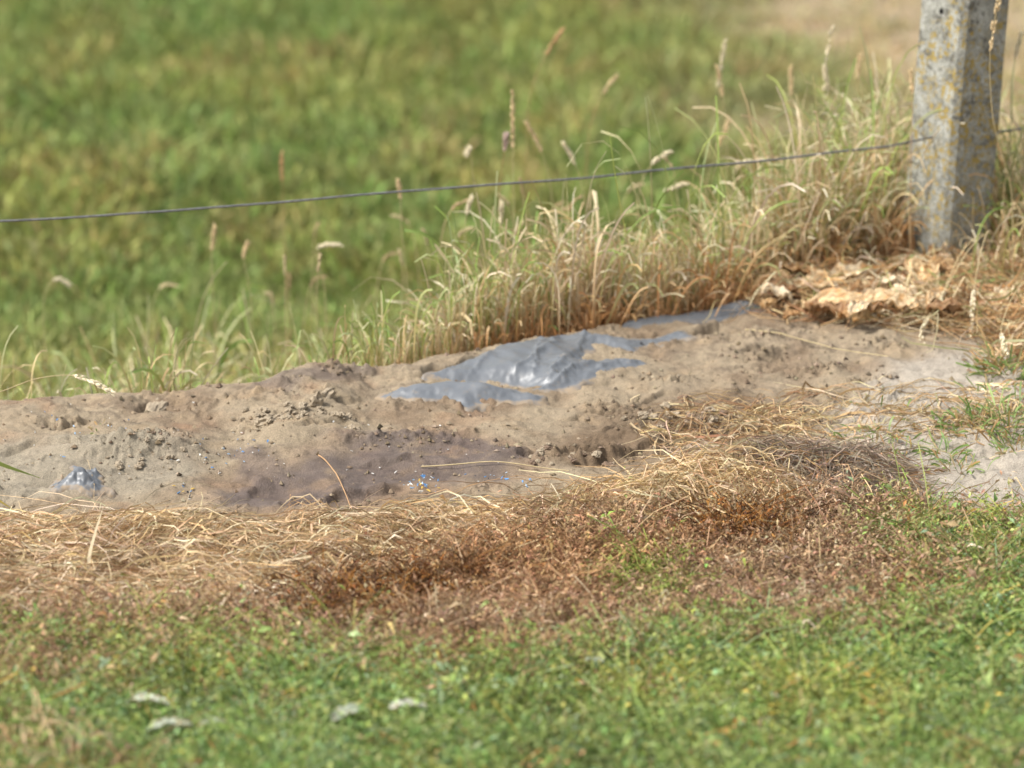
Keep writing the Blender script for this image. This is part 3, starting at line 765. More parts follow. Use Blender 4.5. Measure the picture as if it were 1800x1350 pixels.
parts = [
    straw_zone(Z_S_LEFT, 30000, STRAWC, [5, 4, 4, 2, 1, 1.5], 800, .030, .012, .13, .0015),
    straw_zone(Z_S_MID, 19000, STRAWC, [4, 4, 3, 3, 3, 2], 810, .022, .012, .11, .0014),
    straw_zone(Z_S_HUMP, 5000, GOLD, [4, 3, 3, 2, 2], 820, .030, .014, .10, .0016),
    straw_zone(Z_S_GREY, 7500, GREYS, [4, 3, 3, 2, 2], 830, .015, .010, .10, .0013, az_sd=.7, curv_sd=1.0),
    straw_zone(Z_S_SPARSE, 750, GOLD, [4, 4, 2, 3, 3], 840, .004, .005, .07, .0016, az_sd=.6, curv_sd=1.4, edge=.03),
    straw_zone(Z_S_MUD, 420, GOLD, [3, 4, 1, 4, 3], 850, .006, .008, .07, .0016, az_sd=.8, curv_sd=1.6),
    straw_zone(Z_BROWN, 1500, STRAWC, [3, 4, 1, 4, 4, 4], 860, .030, .010, .11, .0018, az_sd=.9, curv_sd=1.2),
    straw_zone(Z_GREEN, 700, STRAWC, [3, 4, 1, 4, 1, 4], 870, .045, .012, .06, .0018, az_sd=1.2, curv_sd=1.0),
]
Z_CORNER = poly((-600, 1260), (60, 1240), (180, 1290), (230, 1400), (-600, 1500), h=.05)
Z_BL = poly((-600, 1130), (60, 1140), (240, 1160), (180, 1215), (-600, 1240), h=.05)
parts.append(straw_zone(Z_CORNER, 900, STRAWC, [4, 4, 2, 4, 4, 3], 880, .05, .025, .09, .0022, az_sd=.9, curv_sd=1.0, az_off=-.6))
parts.append(straw_zone(Z_BL, 500, STRAWC, [2, 4, 1, 5, 4, 4], 884, .04, .02, .06, .0020, az_sd=.9, curv_sd=1.0, az_off=.4))
V, F, C_ = cat3(parts)
link("straw", new_mesh("straw", V, F, C_, False, [M_DRY]), label="matted dry straw lying in a band in front of the bare mound", cat="straw", kind="stuff")

# litter behind the mound by the post
Z_LIT = np.array([(.42, 6.88), (.50, 6.98), (.62, 7.12), (1.4, 7.2), (1.5, 6.55), (.93, 6.55), (.80, 6.68), (.60, 6.80)])
parts = [straw_zone(Z_LIT, 6500, [(.55, .40, .21), (.44, .26, .12), (.68, .55, .35), (.28, .16, .08), (.50, .30, .13), (.30, .34, .12)], [5, 3, 5, 2, 2, 1], 880, .026, .02, .12, .0021, az_sd=.8, curv_sd=1.6, clipx=1.6)]
V, F, C_ = cat3(parts)
link("dry_litter", new_mesh("dry_litter", V, F, C_, False, [M_DRY]), label="tangled orange-brown dry litter round the foot of the post", cat="dry grass", kind="stuff")

# ------------------------------------------------------------------ dry standing grass along the crest
def bank_grass(n, u0, u1, dy0, dy1, len_, wid, cb, ct, wb, wt, bend, cl=None, seed=0, tuftn=14, S=12):
    nt_ = n // tuftn
    cu = u0 + (u1 - u0) * rng.random(nt_)
    if u0 in (690, 860): cu = u0 + (u1 - u0) * rng.beta(1.25, 1.0, nt_)
    cu = cu + rng.normal(0, 35, nt_); xr = (cu - 900) * K * 7.0
    yr, _ = ridge(xr)
    tx = xr; ty = yr + rng.uniform(dy0, dy1, nt_)
    tx = tx * (ty + .3) / 7.0
    ht = np.exp(.24 * rng.normal(size=nt_))
    x = np.repeat(tx, tuftn) + .022 * rng.normal(size=nt_ * tuftn); y = np.repeat(ty, tuftn) + .022 * rng.normal(size=nt_ * tuftn)
    m = len(x); hh = np.repeat(ht, tuftn)
    kz = len_(x, y) if callable(len_) else len_
    L = kz * hh * rng.uniform(.45, 1.15, m)
    mixw = np.repeat(rng.random(nt_), tuftn)
    B = pick(cb, wb, m); T = pick(ct, wt, m)
    return blades(x, y, HG(x, y) - .005, L, wid * np.exp(.3 * rng.normal(size=m)), rng.uniform(0, 2 * np.pi, m), np.abs(rng.normal(0, .21, m)),
                  np.clip(rng.normal(bend * 1.15, 1.2, m), .2, 4.2), B, T, S=S, power=4.5, wobble=.4, tipw=.12)
def L1(x, y):
    yr, _ = ridge(x); u = 900 + x / (K * 7.2)
    dy = np.clip(y - yr, 0, 1)
    return (.10 + .125 * smooth(540, 980, u) - .005 * smooth(1300, 1700, u)) * (1 + .25 * dy)
DRYB = [(.42, .24, .10), (.34, .18, .07), (.48, .32, .15), (.26, .16, .07)]
DRYT = [(.66, .55, .35), (.58, .45, .25), (.76, .68, .50), (.50, .34, .16), (.42, .46, .20)]
GRB = [(.24, .27, .07), (.32, .27, .10), (.15, .22, .05)]
GRT = [(.33, .43, .11), (.24, .36, .09), (.56, .55, .30), (.40, .47, .22)]
parts = [
    bank_grass(8200, 690, 1640, .08, .5, L1, .0026, DRYB, DRYT, [4, 3, 3, 1], [5, 4, 4, 2, 2], 1.8),
    bank_grass(4400, 640, 1620, .10, .6, lambda x, y: L1(x, y) * 1.12, .0026, GRB + DRYB[:2], GRT, [1, 1, 1, 2, 2], [3, 3, 3, 2], 1.2),
    bank_grass(3600, 100, 900, .45, 1.3, .26, .0028, GRB + DRYB[:1], GRT + DRYT[:2], [3, 3, 3, 2], [3, 2, 4, 3, 3, 2], 1.4),
    bank_grass(4200, 1760, 2500, .0, .45, .22, .0028, DRYB, DRYT, [4, 3, 3, 1], [5, 4, 4, 3, 2], 1.7),
    bank_grass(1900, 1770, 2500, .0, .4, .23, .0028, GRB, GRT, [1, 1, 1], [3, 3, 2, 2], 1.2),
    bank_grass(12000, -500, 800, .2, 1.2, .15, .0027, GRB + DRYB, GRT + DRYT, [3, 3, 3, 2, 1, 1, 1], [3, 3, 4, 2, 4, 3, 3, 1, 3], 1.4),
    bank_grass(6800, 860, 1620, .06, .22, lambda x, y: .115 * (.75 + .9 * fbm(x, y, 7, 2, 77)), .0025, [(.52, .26, .10), (.42, .19, .07)], [(.62, .37, .17), (.68, .48, .26), (.50, .27, .11)], [1, 1], [2, 2, 2], 2.2),
    bank_grass(3000, 1775, 2400, -.22, .05, .17, .0028, DRYB, DRYT + GRT[:2], [4, 3, 3, 1], [5, 4, 4, 3, 2, 2, 2], 1.7),
    bank_grass(2200, 1360, 1650, .10, .34, .15, .0028, DRYB, DRYT, [4, 3, 3, 1], [5, 4, 4, 3, 2], 2.0),
]
V, F, C_ = cat3(parts)
link("dry_grass", new_mesh("dry_grass", V, F, C_, False, [M_DRY]), label="tall curling dry grass growing along the back of the mound", cat="grass", kind="stuff")

# ------------------------------------------------------------------ meadow behind
def meadow_part(n, y0, y1, length, width, xk=.165, seed=900, tuftn=12, yp=1.0):
    nt_ = n // tuftn
    ty = y0 + (y1 - y0) * rng.random(nt_)**yp; tx = rng.uniform(-1, 1, nt_) * (xk * ty + .35)
    yr, _ = ridge(tx); k = ty > yr + .35; tx, ty = tx[k], ty[k]; nt_ = len(tx)
    tanz = smooth(-.5, .7, (tx - .45 * (ty - 10.0) * .0 - .75) + .8 * fbm(tx, ty, .6, 3, 135)) * smooth(10.2, 12.0, ty)
    hn = np.clip(.75 + .7 * fbm(tx, ty * .4, 2.4, 3, seed), .25, 1.6) * (1 - .65 * tanz)
    k = rng.random(nt_) > tanz * .7; tx, ty, hn, tanz = tx[k], ty[k], hn[k], tanz[k]; nt_ = len(tx)
    c1 = smooth(-.15, .35, fbm(tx, ty * .33, 2.0, 3, seed + 10)); c2 = smooth(.05, .38, fbm(tx, ty * .33, 2.5, 3, seed + 20)); c3 = smooth(.18, .45, fbm(tx, ty * .33, 3.2, 2, seed + 30))
    g = np.zeros((nt_, 3)); g[:] = (.20, .25, .075)
    g = lerp(g, (.26, .27, .08), c1 * .8); g = lerp(g, (.34, .29, .10), c2 * .6); g = lerp(g, (.34, .24, .10), c3 * .5)
    g = lerp(g, (.15, .22, .06), smooth(.1, .4, fbm(tx, ty * .33, 1.6, 2, seed + 40)) * .35)
    g = lerp(g, (.46, .37, .21), tanz * .8)
    # tall stems close behind the mound have yellowing tips
    g = lerp(g, (.56, .50, .22), (1 - smooth(7.6, 9.6, ty)) * .35)
    m = nt_ * tuftn
    x = np.repeat(tx, tuftn) + .05 * rng.normal(size=m); y = np.repeat(ty, tuftn) + .05 * rng.normal(size=m)
    c = np.repeat(g, tuftn, 0) * np.exp(.22 * rng.normal(size=(m, 1))) * (1 + .08 * rng.normal(size=(m, 3)))
    L = length * np.repeat(hn, tuftn) * rng.uniform(.5, 1.2, m)
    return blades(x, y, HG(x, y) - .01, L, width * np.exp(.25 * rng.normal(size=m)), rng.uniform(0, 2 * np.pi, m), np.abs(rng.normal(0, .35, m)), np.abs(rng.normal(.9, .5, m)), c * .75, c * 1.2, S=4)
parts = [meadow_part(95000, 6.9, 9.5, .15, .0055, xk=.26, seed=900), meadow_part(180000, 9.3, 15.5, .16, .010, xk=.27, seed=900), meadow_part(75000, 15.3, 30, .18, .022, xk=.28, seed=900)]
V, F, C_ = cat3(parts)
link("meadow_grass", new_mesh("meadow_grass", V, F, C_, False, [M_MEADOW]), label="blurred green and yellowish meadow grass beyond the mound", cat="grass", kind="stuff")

# ------------------------------------------------------------------ grass stalks with seed heads (things)
def stalk(base, pts_uvy, col, headcol, head_len, head_w, label, group, seed, stem_r=.0011, nspk=52, loose=.35):
    r = np.random.default_rng(seed)
    P = np.array([at_y(*p) for p in pts_uvy])
    if base is not None: P = np.concatenate([[base], P])
    # smooth curve through the points
    t = np.concatenate([[0], np.cumsum(np.linalg.norm(np.diff(P, axis=0), axis=1))]); T = t[-1]
    q = np.linspace(0, T, 40); pts = np.stack([np.interp(q, t, P[:, i]) for i in range(3)], 1)
    for _ in range(6): pts[1:-1] = .25 * pts[:-2] + .5 * pts[1:-1] + .25 * pts[2:]
    org = pts[0].copy()
    root = link("grass_stalk", None, label=label, cat="grass stalk", group=group, loc=org)
    m = M_STEMS[col]
    link("stem", tube_mesh("stem", pts - org, np.linspace(stem_r, stem_r * .5, 40), m, 5), parent=root)
    # seed head: small overlapping spikelets
    n = nspk; s = T - head_len * r.random(n)
    pos = np.stack([np.interp(s, q, pts[:, i]) for i in range(3)], 1)
    tg = nz(np.gradient(pts, axis=0)); tt = nz(np.stack([np.interp(s, q, tg[:, i]) for i in range(3)], 1))
    rd = nz(r.normal(size=(n, 3))); rd = nz(rd - tt * (rd * tt).sum(1, keepdims=True))
    f = (T - s) / head_len; ww = .7 * head_w * np.sin(np.pi * np.clip(f * .85 + .12, 0, 1))
    d = nz(tt + rd * loose); L = .011 * r.uniform(.7, 1.3, n)
    p0 = pos + rd * ww[:, None] * r.uniform(.1, .6, (n, 1)); side = nz(np.cross(d, r.normal(size=(n, 3)))); nn = np.cross(side, d)
    a = p0; b = p0 + d * L[:, None] * .45 + side * .0024; c = p0 + d * L[:, None]; e = p0 + d * L[:, None] * .45 - side * .0024; g = p0 + d * L[:, None] * .45 + nn * .0022; h = p0 + d * L[:, None] * .45 - nn * .0022
    V = np.stack([a, b, c, e, g, h], 1).reshape(-1, 3) - org
    k = np.arange(n)[:, None] * 6
    F = np.concatenate([k + [0, 1, 4], k + [1, 2, 4], k + [2, 3, 4], k + [3, 0, 4], k + [1, 0, 5], k + [2, 1, 5], k + [3, 2, 5], k + [0, 3, 5]], 0)
    CC = np.repeat(np.array(headcol)[None] * np.exp(.15 * r.normal(size=(n, 1))), 6, 0)
    pass
    link("seed_head", new_mesh("seed_head", V, F, CC, False, [M_DRY]), parent=root)
    return root
M_STEMS = {"straw": plain("straw_stem", (.50, .40, .22), .6, .3), "green": plain("green_stem", (.24, .28, .10), .6, .3), "red": plain("rusty_stem", (.40, .24, .12), .6, .3)}
PALE, TANH, RUST = (.76, .67, .47), (.74, .58, .34), (.60, .38, .19)
ST = [  # points along the stalk: (column, row, distance), then head length and width
    ([(905, 420, 7.3), (902, 300, 7.3), (901, 165, 7.3)], "straw", TANH, .11, .003, "tall upright pale stalk above the wire near the picture's middle"),
    ([(880, 430, 7.2), (876, 330, 7.2), (884, 290, 7.15), (890, 238, 7.15)], "red", (.55, .42, .36), .035, .008, "stalk with a fluffy round pinkish head just above the wire"),
    ([(850, 420, 7.2), (838, 330, 7.2), (822, 300, 7.2), (836, 250, 7.2), (822, 242, 7.2), (824, 268, 7.2)], "straw", PALE, .05, .004, "pale hooked seed head standing just above the wire left of the fluffy head"),
    ([(980, 430, 7.4), (965, 300, 7.4), (945, 240, 7.4), (925, 215, 7.4)], "straw", TANH, .07, .003, "beaded arching stalk right of the tallest middle one"),
    ([(1040, 420, 7.3), (1020, 310, 7.3), (1012, 275, 7.3), (992, 255, 7.3)], "straw", PALE, .05, .004, "short pale bent head crossing the wire at the picture's middle"),
    ([(925, 200, 7.9), (935, 140, 7.9), (960, 90, 7.9), (988, 52, 7.9)], "red", RUST, .07, .003, "very blurred rusty stalk leaning right near the top of the meadow"),
    ([(1030, 250, 7.8), (1045, 190, 7.8), (1060, 155, 7.8), (1082, 135, 7.8)], "red", TANH, .05, .003, "short blurred tan stalk leaning right over the meadow"),
    ([(1235, 380, 7.6), (1250, 230, 7.6), (1262, 150, 7.6), (1275, 70, 7.6)], "straw", PALE, .10, .004, "tall blurred stalk with long narrow head left of the post"),
    ([(1275, 400, 7.5), (1280, 250, 7.5), (1270, 160, 7.5), (1262, 120, 7.5)], "straw", TANH, .06, .004, "tan stalk standing beside the long narrow head left of the post"),
    ([(1455, 400, 7.3), (1456, 250, 7.3), (1448, 130, 7.3), (1462, 52, 7.3)], "green", PALE, .16, .0065, "tallest loose-headed grass stalk left of the post"),
    ([(1480, 380, 7.3), (1470, 260, 7.3), (1455, 150, 7.3), (1450, 118, 7.3)], "straw", PALE, .05, .005, "shorter stalk crossing behind the tallest loose-headed one"),
    ([(1500, 230, 7.7), (1505, 150, 7.7), (1512, 100, 7.7)], "red", TANH, .05, .004, "blurred stalk between the tallest one and the post"),
    ([(1395, 300, 7.6), (1392, 200, 7.6), (1390, 120, 7.6)], "straw", TANH, .06, .003, "faint upright stalk left of the tallest loose-headed one"),
    ([(1600, 380, 7.0), (1602, 260, 7.0), (1604, 160, 7.0), (1602, 130, 7.0)], "red", TANH, .04, .003, "thin rusty stalk touching the left side of the post"),
    ([(1310, 380, 7.2), (1260, 300, 7.2), (1290, 285, 7.1), (1345, 280, 7.1)], "straw", PALE, .07, .004, "pale drooping head hanging on the wire left of the post"),
    ([(1260, 400, 7.1), (1225, 315, 7.1), (1195, 325, 7.1), (1172, 334, 7.1)], "straw", PALE, .05, .003, "pale bent head tip just under the wire right of the middle"),
    ([(1120, 330, 7.2), (1135, 295, 7.2), (1150, 275, 7.2), (1175, 268, 7.2)], "straw", PALE, .045, .004, "small pale head curving right just above the wire"),
    ([(1240, 330, 7.4), (1255, 270, 7.4), (1280, 215, 7.4)], "straw", TANH, .06, .004, "tan head leaning right above the wire, left of the tallest stalks"),
    ([(570, 470, 7.3), (540, 440, 7.3), (565, 425, 7.3), (595, 430, 7.3)], "straw", PALE, .06, .004, "pale curled head left of the dense dry grass"),
    ([(715, 470, 7.2), (700, 380, 7.2), (712, 340, 7.2), (700, 320, 7.2)], "straw", TANH, .04, .004, "tan head just touching the wire left of the middle"),
    ([(500, 420, 7.8), (497, 340, 7.8), (495, 270, 7.8)], "red", RUST, .06, .003, "blurred reddish stalk far left above the wire"),
    ([(375, 520, 7.5), (370, 450, 7.5), (378, 400, 7.5)], "straw", TANH, .05, .004, "blurred upright head in the green grass at left"),
    ([(440, 500, 7.4), (420, 440, 7.4), (435, 430, 7.4)], "straw", TANH, .04, .004, "short curled head in the green grass at left"),
    ([(75, 540, 7.6), (80, 495, 7.6), (110, 482, 7.6), (120, 500, 7.6)], "straw", PALE, .05, .003, "blurred pale arched head at the far left of the meadow"),
    ([(820, 480, 7.1), (815, 370, 7.1), (828, 350, 7.1)], "straw", PALE, .035, .004, "small pale head directly below the wire left of the middle"),
    ([(880, 500, 7.0), (878, 420, 7.0), (882, 360, 7.0)], "straw", PALE, .04, .004, "small upright pale head between wire and dense dry grass"),
    ([(-150, 720, 6.2), (0, 690, 6.2), (60, 665, 6.22), (125, 657, 6.22), (165, 670, 6.2), (197, 690, 6.18)], "straw", PALE, .085, .004, "arching pale stalk drooping over the left end of the bare mound"),
    ([(1760, 430, 6.9), (1740, 400, 6.86), (1700, 440, 6.80), (1650, 530, 6.72), (1618, 575, 6.68), (1618, 608, 6.64), (1640, 617, 6.60)], "straw", PALE, .12, .005, "long pale head hooking forward onto the sand in front of the post"),
    ([(1735, 430, 6.9), (1728, 405, 6.86), (1690, 440, 6.80), (1655, 520, 6.74), (1642, 588, 6.70)], "straw", PALE, .09, .006, "fat pale drooping head beside the one hooked onto the sand"),
    ([(1765, 440, 6.9), (1738, 396, 6.84), (1722, 450, 6.78), (1710, 520, 6.72), (1708, 590, 6.66)], "straw", PALE, .10, .005, "straight pale head hanging down right of the post's base"),
    ([(1830, 500, 6.7), (1800, 490, 6.68), (1775, 530, 6.62), (1757, 580, 6.56), (1770, 622, 6.5)], "straw", PALE, .06, .005, "short pale drooping head near the right edge below the post"),
    ([(1780, 330, 6.85), (1745, 220, 6.82), (1738, 100, 6.8), (1750, 20, 6.8), (1765, -30, 6.8)], "straw", TANH, .13, .006, "tan seed head standing in front of the post's top right"),
    ([(1790, 300, 7.1), (1776, 180, 7.1), (1780, 120, 7.1), (1795, 60, 7.1)], "green", PALE, .05, .003, "thin stalk right of the post at the picture's edge"),
]
for i, (pts, sc_, hc, hl, hw_, lab) in enumerate(ST):
    base = None
    u0, v0, y0 = pts[0]
    if v0 < 560 and i not in (26, 27, 28, 29, 30):
        bx, _, _ = at_y(u0, v0, y0); bx += .01; base = np.array([bx, y0 + .02, float(HG(bx, y0 + .02))])
    elif i in (27, 28, 29, 30):
        bx, _, _ = at_y(u0 + 15, v0, y0); base = np.array([bx, y0 + .03, float(HG(bx, y0 + .03))])
    stalk(base, pts, sc_, hc, hl, hw_, lab, None, 1000 + i)
lab_r = "small blurred stalk with a pale head in the grass behind the mound"
for i in range(34):
    u = float(rng.uniform(250, 1580)); y0 = float(rng.uniform(7.1, 7.9)); top = float(np.interp(u, [250, 700, 1600], [560, 400, 300]) - rng.uniform(-40, 80))
    ln = rng.uniform(-30, 30)
    bx, _, _ = at_y(u, top + 120, y0); base = np.array([bx, y0, float(HG(bx, y0))])
    stalk(base, [(u, top + 110, y0), (u + ln * .4, top + 40, y0), (u + ln, top, y0), (u + ln * 1.8, top + 8, y0)], "straw", (.62, .50, .30) if i % 3 else (.50, .36, .20), .05, .0018, lab_r, "small seed heads in the blurred grass", 1300 + i, stem_r=.0013, nspk=24, loose=.2)

# ------------------------------------------------------------------ dried crumpled leaves by the post
def crumpled(name, u, v, size, asp, az, seed, col, label, cat, group=None, amp=.35, lift=.01, m=None, tilt=0.0, curl=.6):
    r = np.random.default_rng(seed); n = 26
    a = np.linspace(-1, 1, n); A, B = np.meshgrid(a, np.linspace(-1, 1, n))
    wdt = np.clip(1 - np.abs(A)**2.2, .02, 1)**.6 * (1 + .18 * perlin(A * 2.5, B * 0 + seed, seed % 50))
    lx = A * size; ly = B * wdt * size * asp
    q = seed % 97
    zz = size * amp * .62 * (.35 * perlin(A * 1.3 + q, B * 5 + q, q + 7) + .6 * perlin(A * 1.6 + q, B * 1.6 * asp * 2, q) + .45 * (1 - 2 * np.abs(perlin(A * 3.1, B * 2.6 * asp * 2 + q, q + 3))) * .6 + .15 * perlin(A * 9, B * 7, q + 5))
    zz += size * curl * .35 * B**2 * wdt - size * .25 * A**2 * curl
    ca, sa = math.cos(az), math.sin(az)
    X_ = lx * ca - ly * sa; Y_ = lx * sa + ly * ca
    cx, cy = hit1(u, v)
    Zl = zz + tilt * Y_
    Zl = Zl - Zl.min() + lift - .006
    V = np.stack([X_, Y_, Zl], 2).reshape(-1, 3)
    gxy = HG(V[:, 0] + cx, V[:, 1] + cy); g0 = float(HG(cx, cy)); V[:, 2] += (gxy - g0) * .8
    idx = np.arange(n * n).reshape(n, n)
    F = np.stack([idx[:-1, :-1].ravel(), idx[:-1, 1:].ravel(), idx[1:, 1:].ravel(), idx[1:, :-1].ravel()], 1)
    vein = (np.abs(B) < .07) | (np.abs(((A * 4 - np.abs(B) * 2) % 1) - .5) > .44)
    CC = np.array(col)[None] * (1 + .55 * perlin(A.ravel() * 5, B.ravel() * 4, q + 9))[:, None] * np.where(perlin(A.ravel() * 3, B.ravel() * 3, q + 12)[:, None] > .25, np.array([[.80, .64, .48]]), 1) * np.where(vein.ravel(), 1.12, 1)[:, None]
    o = link(name, new_mesh(name, V, F, CC, True, [m or M_DRY]), label=label, cat=cat, group=group, loc=(cx, cy, g0))
    so = o.modifiers.new("thick", 'SOLIDIFY'); so.thickness = .0008
    return o
LEAF_C = [(.64, .47, .27), (.74, .60, .40), (.52, .33, .16), (.66, .48, .27)]
LV = [(1440, 530, .055, .5, .1, "large buff crumpled leaf at the left of the leaf heap"), (1500, 520, .06, .5, .35, "large pale ribbed leaf in the middle of the leaf heap"),
      (1400, 520, .045, .45, -.4, "small tan curled leaf touching the plastic strip's end"), (1470, 560, .065, .35, -.2, "long folded ochre leaf along the heap's front edge"),
      (1540, 565, .06, .35, .1, "leaf with its tip hanging onto the sand"), (1510, 590, .035, .4, .9, "small twisted leaf standing on the sand below the heap"),
      (1560, 510, .05, .5, .8, "buff leaf near the green sprig"), (1620, 520, .045, .8, 1.3, "rounded cupped pale leaf right of the heap"),
      (1450, 500, .05, .4, .6, "pale leaf at the back left of the heap"), (1590, 555, .05, .35, -.5, "brownish leaf at the right of the heap's front"),
      (1525, 485, .05, .3, .0, "flat grey-tan leaf at the back of the heap"), (1660, 560, .04, .4, .3, "tan leaf in the litter in front of the post"),
      (1375, 545, .04, .3, -.2, "dark brown leaf just behind the plastic strip's tip"), (1760, 560, .045, .4, 1.1, "tan crumpled leaf near the right edge")]
for i, (u, v, s, a, az, lab) in enumerate(LV):
    crumpled("dried_leaf", u, v, s * .95, a, az, 1500 + i * 7, LEAF_C[i % 4] if i != 12 else (.16, .08, .035), lab, "dried leaf", "dried leaves heaped by the post", amp=.5, lift=.022 + .008 * (i % 3), tilt=.15)
for i in range(60):
    u = float(rng.uniform(1350, 1670)); v = float(rng.uniform(470, 588))
    crumpled("dried_leaf", u, v, float(rng.uniform(.014, .036)), float(rng.uniform(.18, .5)), float(rng.uniform(-.9, .9)), 1900 + i * 5, [(.66, .50, .30), (.74, .62, .44), (.46, .27, .12), (.56, .38, .19), (.34, .20, .10)][i % 5],
             "small crumpled scrap of dried leaf filling the leaf heap by the post", "dried leaf", "small dried leaf scraps in the heap", amp=.9, lift=.018 + .02 * float(rng.random()), tilt=.2)
for i, (u, v, s, a, az, lab) in enumerate([
        (718, 1256, .026, .5, .2, "whitish leaf casting a dark shadow in the green foreground"), (615, 1268, .03, .45, .7, "silvery leaf left of the whitish one in the green foreground"),
        (262, 1246, .03, .35, -.2, "grey-green leaf at the lower left of the green mat"), (300, 1292, .03, .35, .1, "pale leaf nearest the camera at lower left"),
        (1045, 1168, .014, .6, .0, "small pale leaf in the centre of the green mat"), (375, 1290, .02, .4, .5, "small silvery leaf right of the nearest pale leaf")]):
    o = crumpled("pale_leaf", u, v + 62, s, a, az, 1700 + i * 3, (.50, .54, .42) if i != 0 else (.62, .62, .52), lab, "leaf", None, amp=.25, lift=.062, m=M_GREEN)

# ------------------------------------------------------------------ green tufts on the sand
def tuft(u, v, n, h, spread, label, dry=.3, seed=0, name="grass_tuft", bend=1.1, wid=.0034):
    cx, cy = hit1(u, v)
    x = cx + spread * .45 * rng.normal(size=n); y = cy + spread * .45 * rng.normal(size=n)
    az = np.arctan2(y - cy, x - cx) + .7 * rng.normal(size=n)
    isd = rng.random(n) < dry
    g = pick([(.20, .29, .08), (.27, .35, .12), (.15, .23, .06)], [3, 3, 2], n); d = pick([(.52, .40, .22), (.42, .26, .11)], [1, 1], n)
    c = np.where(isd[:, None], d, g)
    org = np.array([cx, cy, float(HG(cx, cy))])
    V, F, CC = blades(x, y, HG(x, y) - .003, h * rng.uniform(.4, 1.1, n), wid * np.exp(.2 * rng.normal(size=n)), az, np.abs(rng.normal(.75, .35, n)), np.abs(rng.normal(bend * .7, .5, n)), c * .8, c * 1.1, S=7, wobble=.3)
    V[:, 2] = np.maximum(V[:, 2], HG(V[:, 0], V[:, 1]) + .001)
    return link(name, new_mesh(name, V - org, F, CC, False, [M_GREEN]), label=label, cat="grass tuft", loc=org)
for u, v, n, h, s, lab, dry in [
    (1500, 765, 22, .05, .04, "small sparse green tuft at the end of the grey straw", .3), (1555, 775, 30, .05, .05, "low green tuft on pale sand beside the grey straw", .3),
    (1590, 800, 26, .045, .04, "green sprigs just in front of the low tuft on pale sand", .2),
    (1640, 745, 60, .05, .08, "yellow-green tuft behind the pale sand", .5), (1700, 752, 90, .06, .07, "dense green tuft left of the right-edge clump", .35),
    (1770, 750, 150, .08, .08, "dense green clump at the right edge above the pale sand", .3), (1790, 790, 60, .06, .05, "green tuft at the right edge just above the bare patch", .3),
    (1690, 828, 36, .055, .045, "isolated green tuft on the bare pale sand", .25), (1660, 800, 30, .07, .04, "long-bladed green tuft arching over the pale sand", .3),
    (1780, 660, 130, .085, .06, "green and straw clump at the right edge behind the sand", .4), (1740, 650, 40, .08, .04, "thin green blades beside the rear right clump", .4),
    (1735, 690, 26, .05, .05, "few low blades in front of the rear right clump", .5), (170, 752, 7, .03, .02, "tiny green sprout on the bare sand at left", .3),
    (1530, 705, 14, .035, .05, "few short blades among the orange straw", .4)]:
    tuft(u, v, int(n * 1.2), h * .68, s * .85, lab, dry + .1, wid=.0028)
# wide-bladed green sprig on the leaf heap
tuft(1575, 490, 16, .10, .03, "fresh wide-bladed green sprig lying on the leaf heap by the post", .0, wid=.008, bend=1.6)
tuft(1540, 470, 5, .05, .015, "rounded green leaves at the post's left foot", .0, wid=.016, bend=1.6)
# out-of-focus blade entering from the left
def single_blade(pts, w, col, label):
    P = np.array([at_y(*p) for p in pts]); t = np.linspace(0, 1, len(P)); q = np.linspace(0, 1, 16)
    pts_ = np.stack([np.interp(q, t, P[:, i]) for i in range(3)], 1)
    for _ in range(2): pts_[1:-1] = .25 * pts_[:-2] + .5 * pts_[1:-1] + .25 * pts_[2:]
    W = w * np.clip(np.sin(np.pi * (.5 + .5 * q)), .1, 1)
    V, F, CC = ribbons(pts_[None], W[None], np.repeat(np.array(col)[None, None], 16, 1), np.array([[[0, -1, .3]]]))
    org = pts_[0].copy()
    link("straw_stalk" if "straw" in label or "stalk" in label else "fallen_leaf", new_mesh("long_leaf", V - org, F, CC, True, [M_GREEN]), label=label, cat="grass leaf", loc=org)
single_blade([(-140, 800, 5.75), (-40, 800, 5.75), (20, 823, 5.8), (70, 840, 5.82)], .010, (.24, .30, .08), "green blade reaching in from the left edge over the sand")
single_blade([(-60, 850, 5.7), (-20, 868, 5.72), (25, 897, 5.76)], .008, (.50, .40, .10), "yellow blade tip at the left edge")
single_blade([(158, 1050, 5.50), (155, 980, 5.52), (172, 920, 5.6), (182, 890, 5.66)], .006, (.62, .52, .34), "pale upright straw blade standing in the left straw")
single_blade([(880, 855, 6.05), (915, 842, 6.08), (945, 830, 6.1)], .010, (.66, .52, .33), "short pale flat straw lying on the dark soil at centre")
single_blade([(725, 1005, 5.66), (790, 1015, 5.64), (860, 1045, 5.58)], .005, (.50, .33, .12), "golden seed stalk lying over the dark hollow")

# long single straws on the sand
def lying_one(u0, v0, u1, v1, r, mname, label, sag=.004):
    a = hit1(u0, v0); b = hit1(u1, v1); q = np.linspace(0, 1, 24)
    x = a[0] + (b[0] - a[0]) * q; y = a[1] + (b[1] - a[1]) * q + .01 * np.sin(q * 3)
    z = np.maximum.accumulate(HG(x, y))*0 + HG(x, y); z = np.convolve(np.pad(z, 4, 'edge'), np.ones(9) / 9, 'valid') + .004 + sag * np.sin(np.pi * q)
    P = np.stack([x, y, z], 1); org = P[0].copy()
    link("straw_stalk", tube_mesh("straw_stalk", P - org, np.linspace(r, r * .6, 24), M_STEMS[mname], 5), label=label, cat="straw", loc=org)
lying_one(1310, 600, 1560, 638, .0012, "straw", "long straight straw lying across the brown sand below the leaf heap")
lying_one(740, 820, 1000, 838, .0012, "straw", "long straw lying across the dark soil in the middle")
lying_one(560, 945, 780, 880, .0018, "straw", "long pale straw crossing the straw band upward to the right")
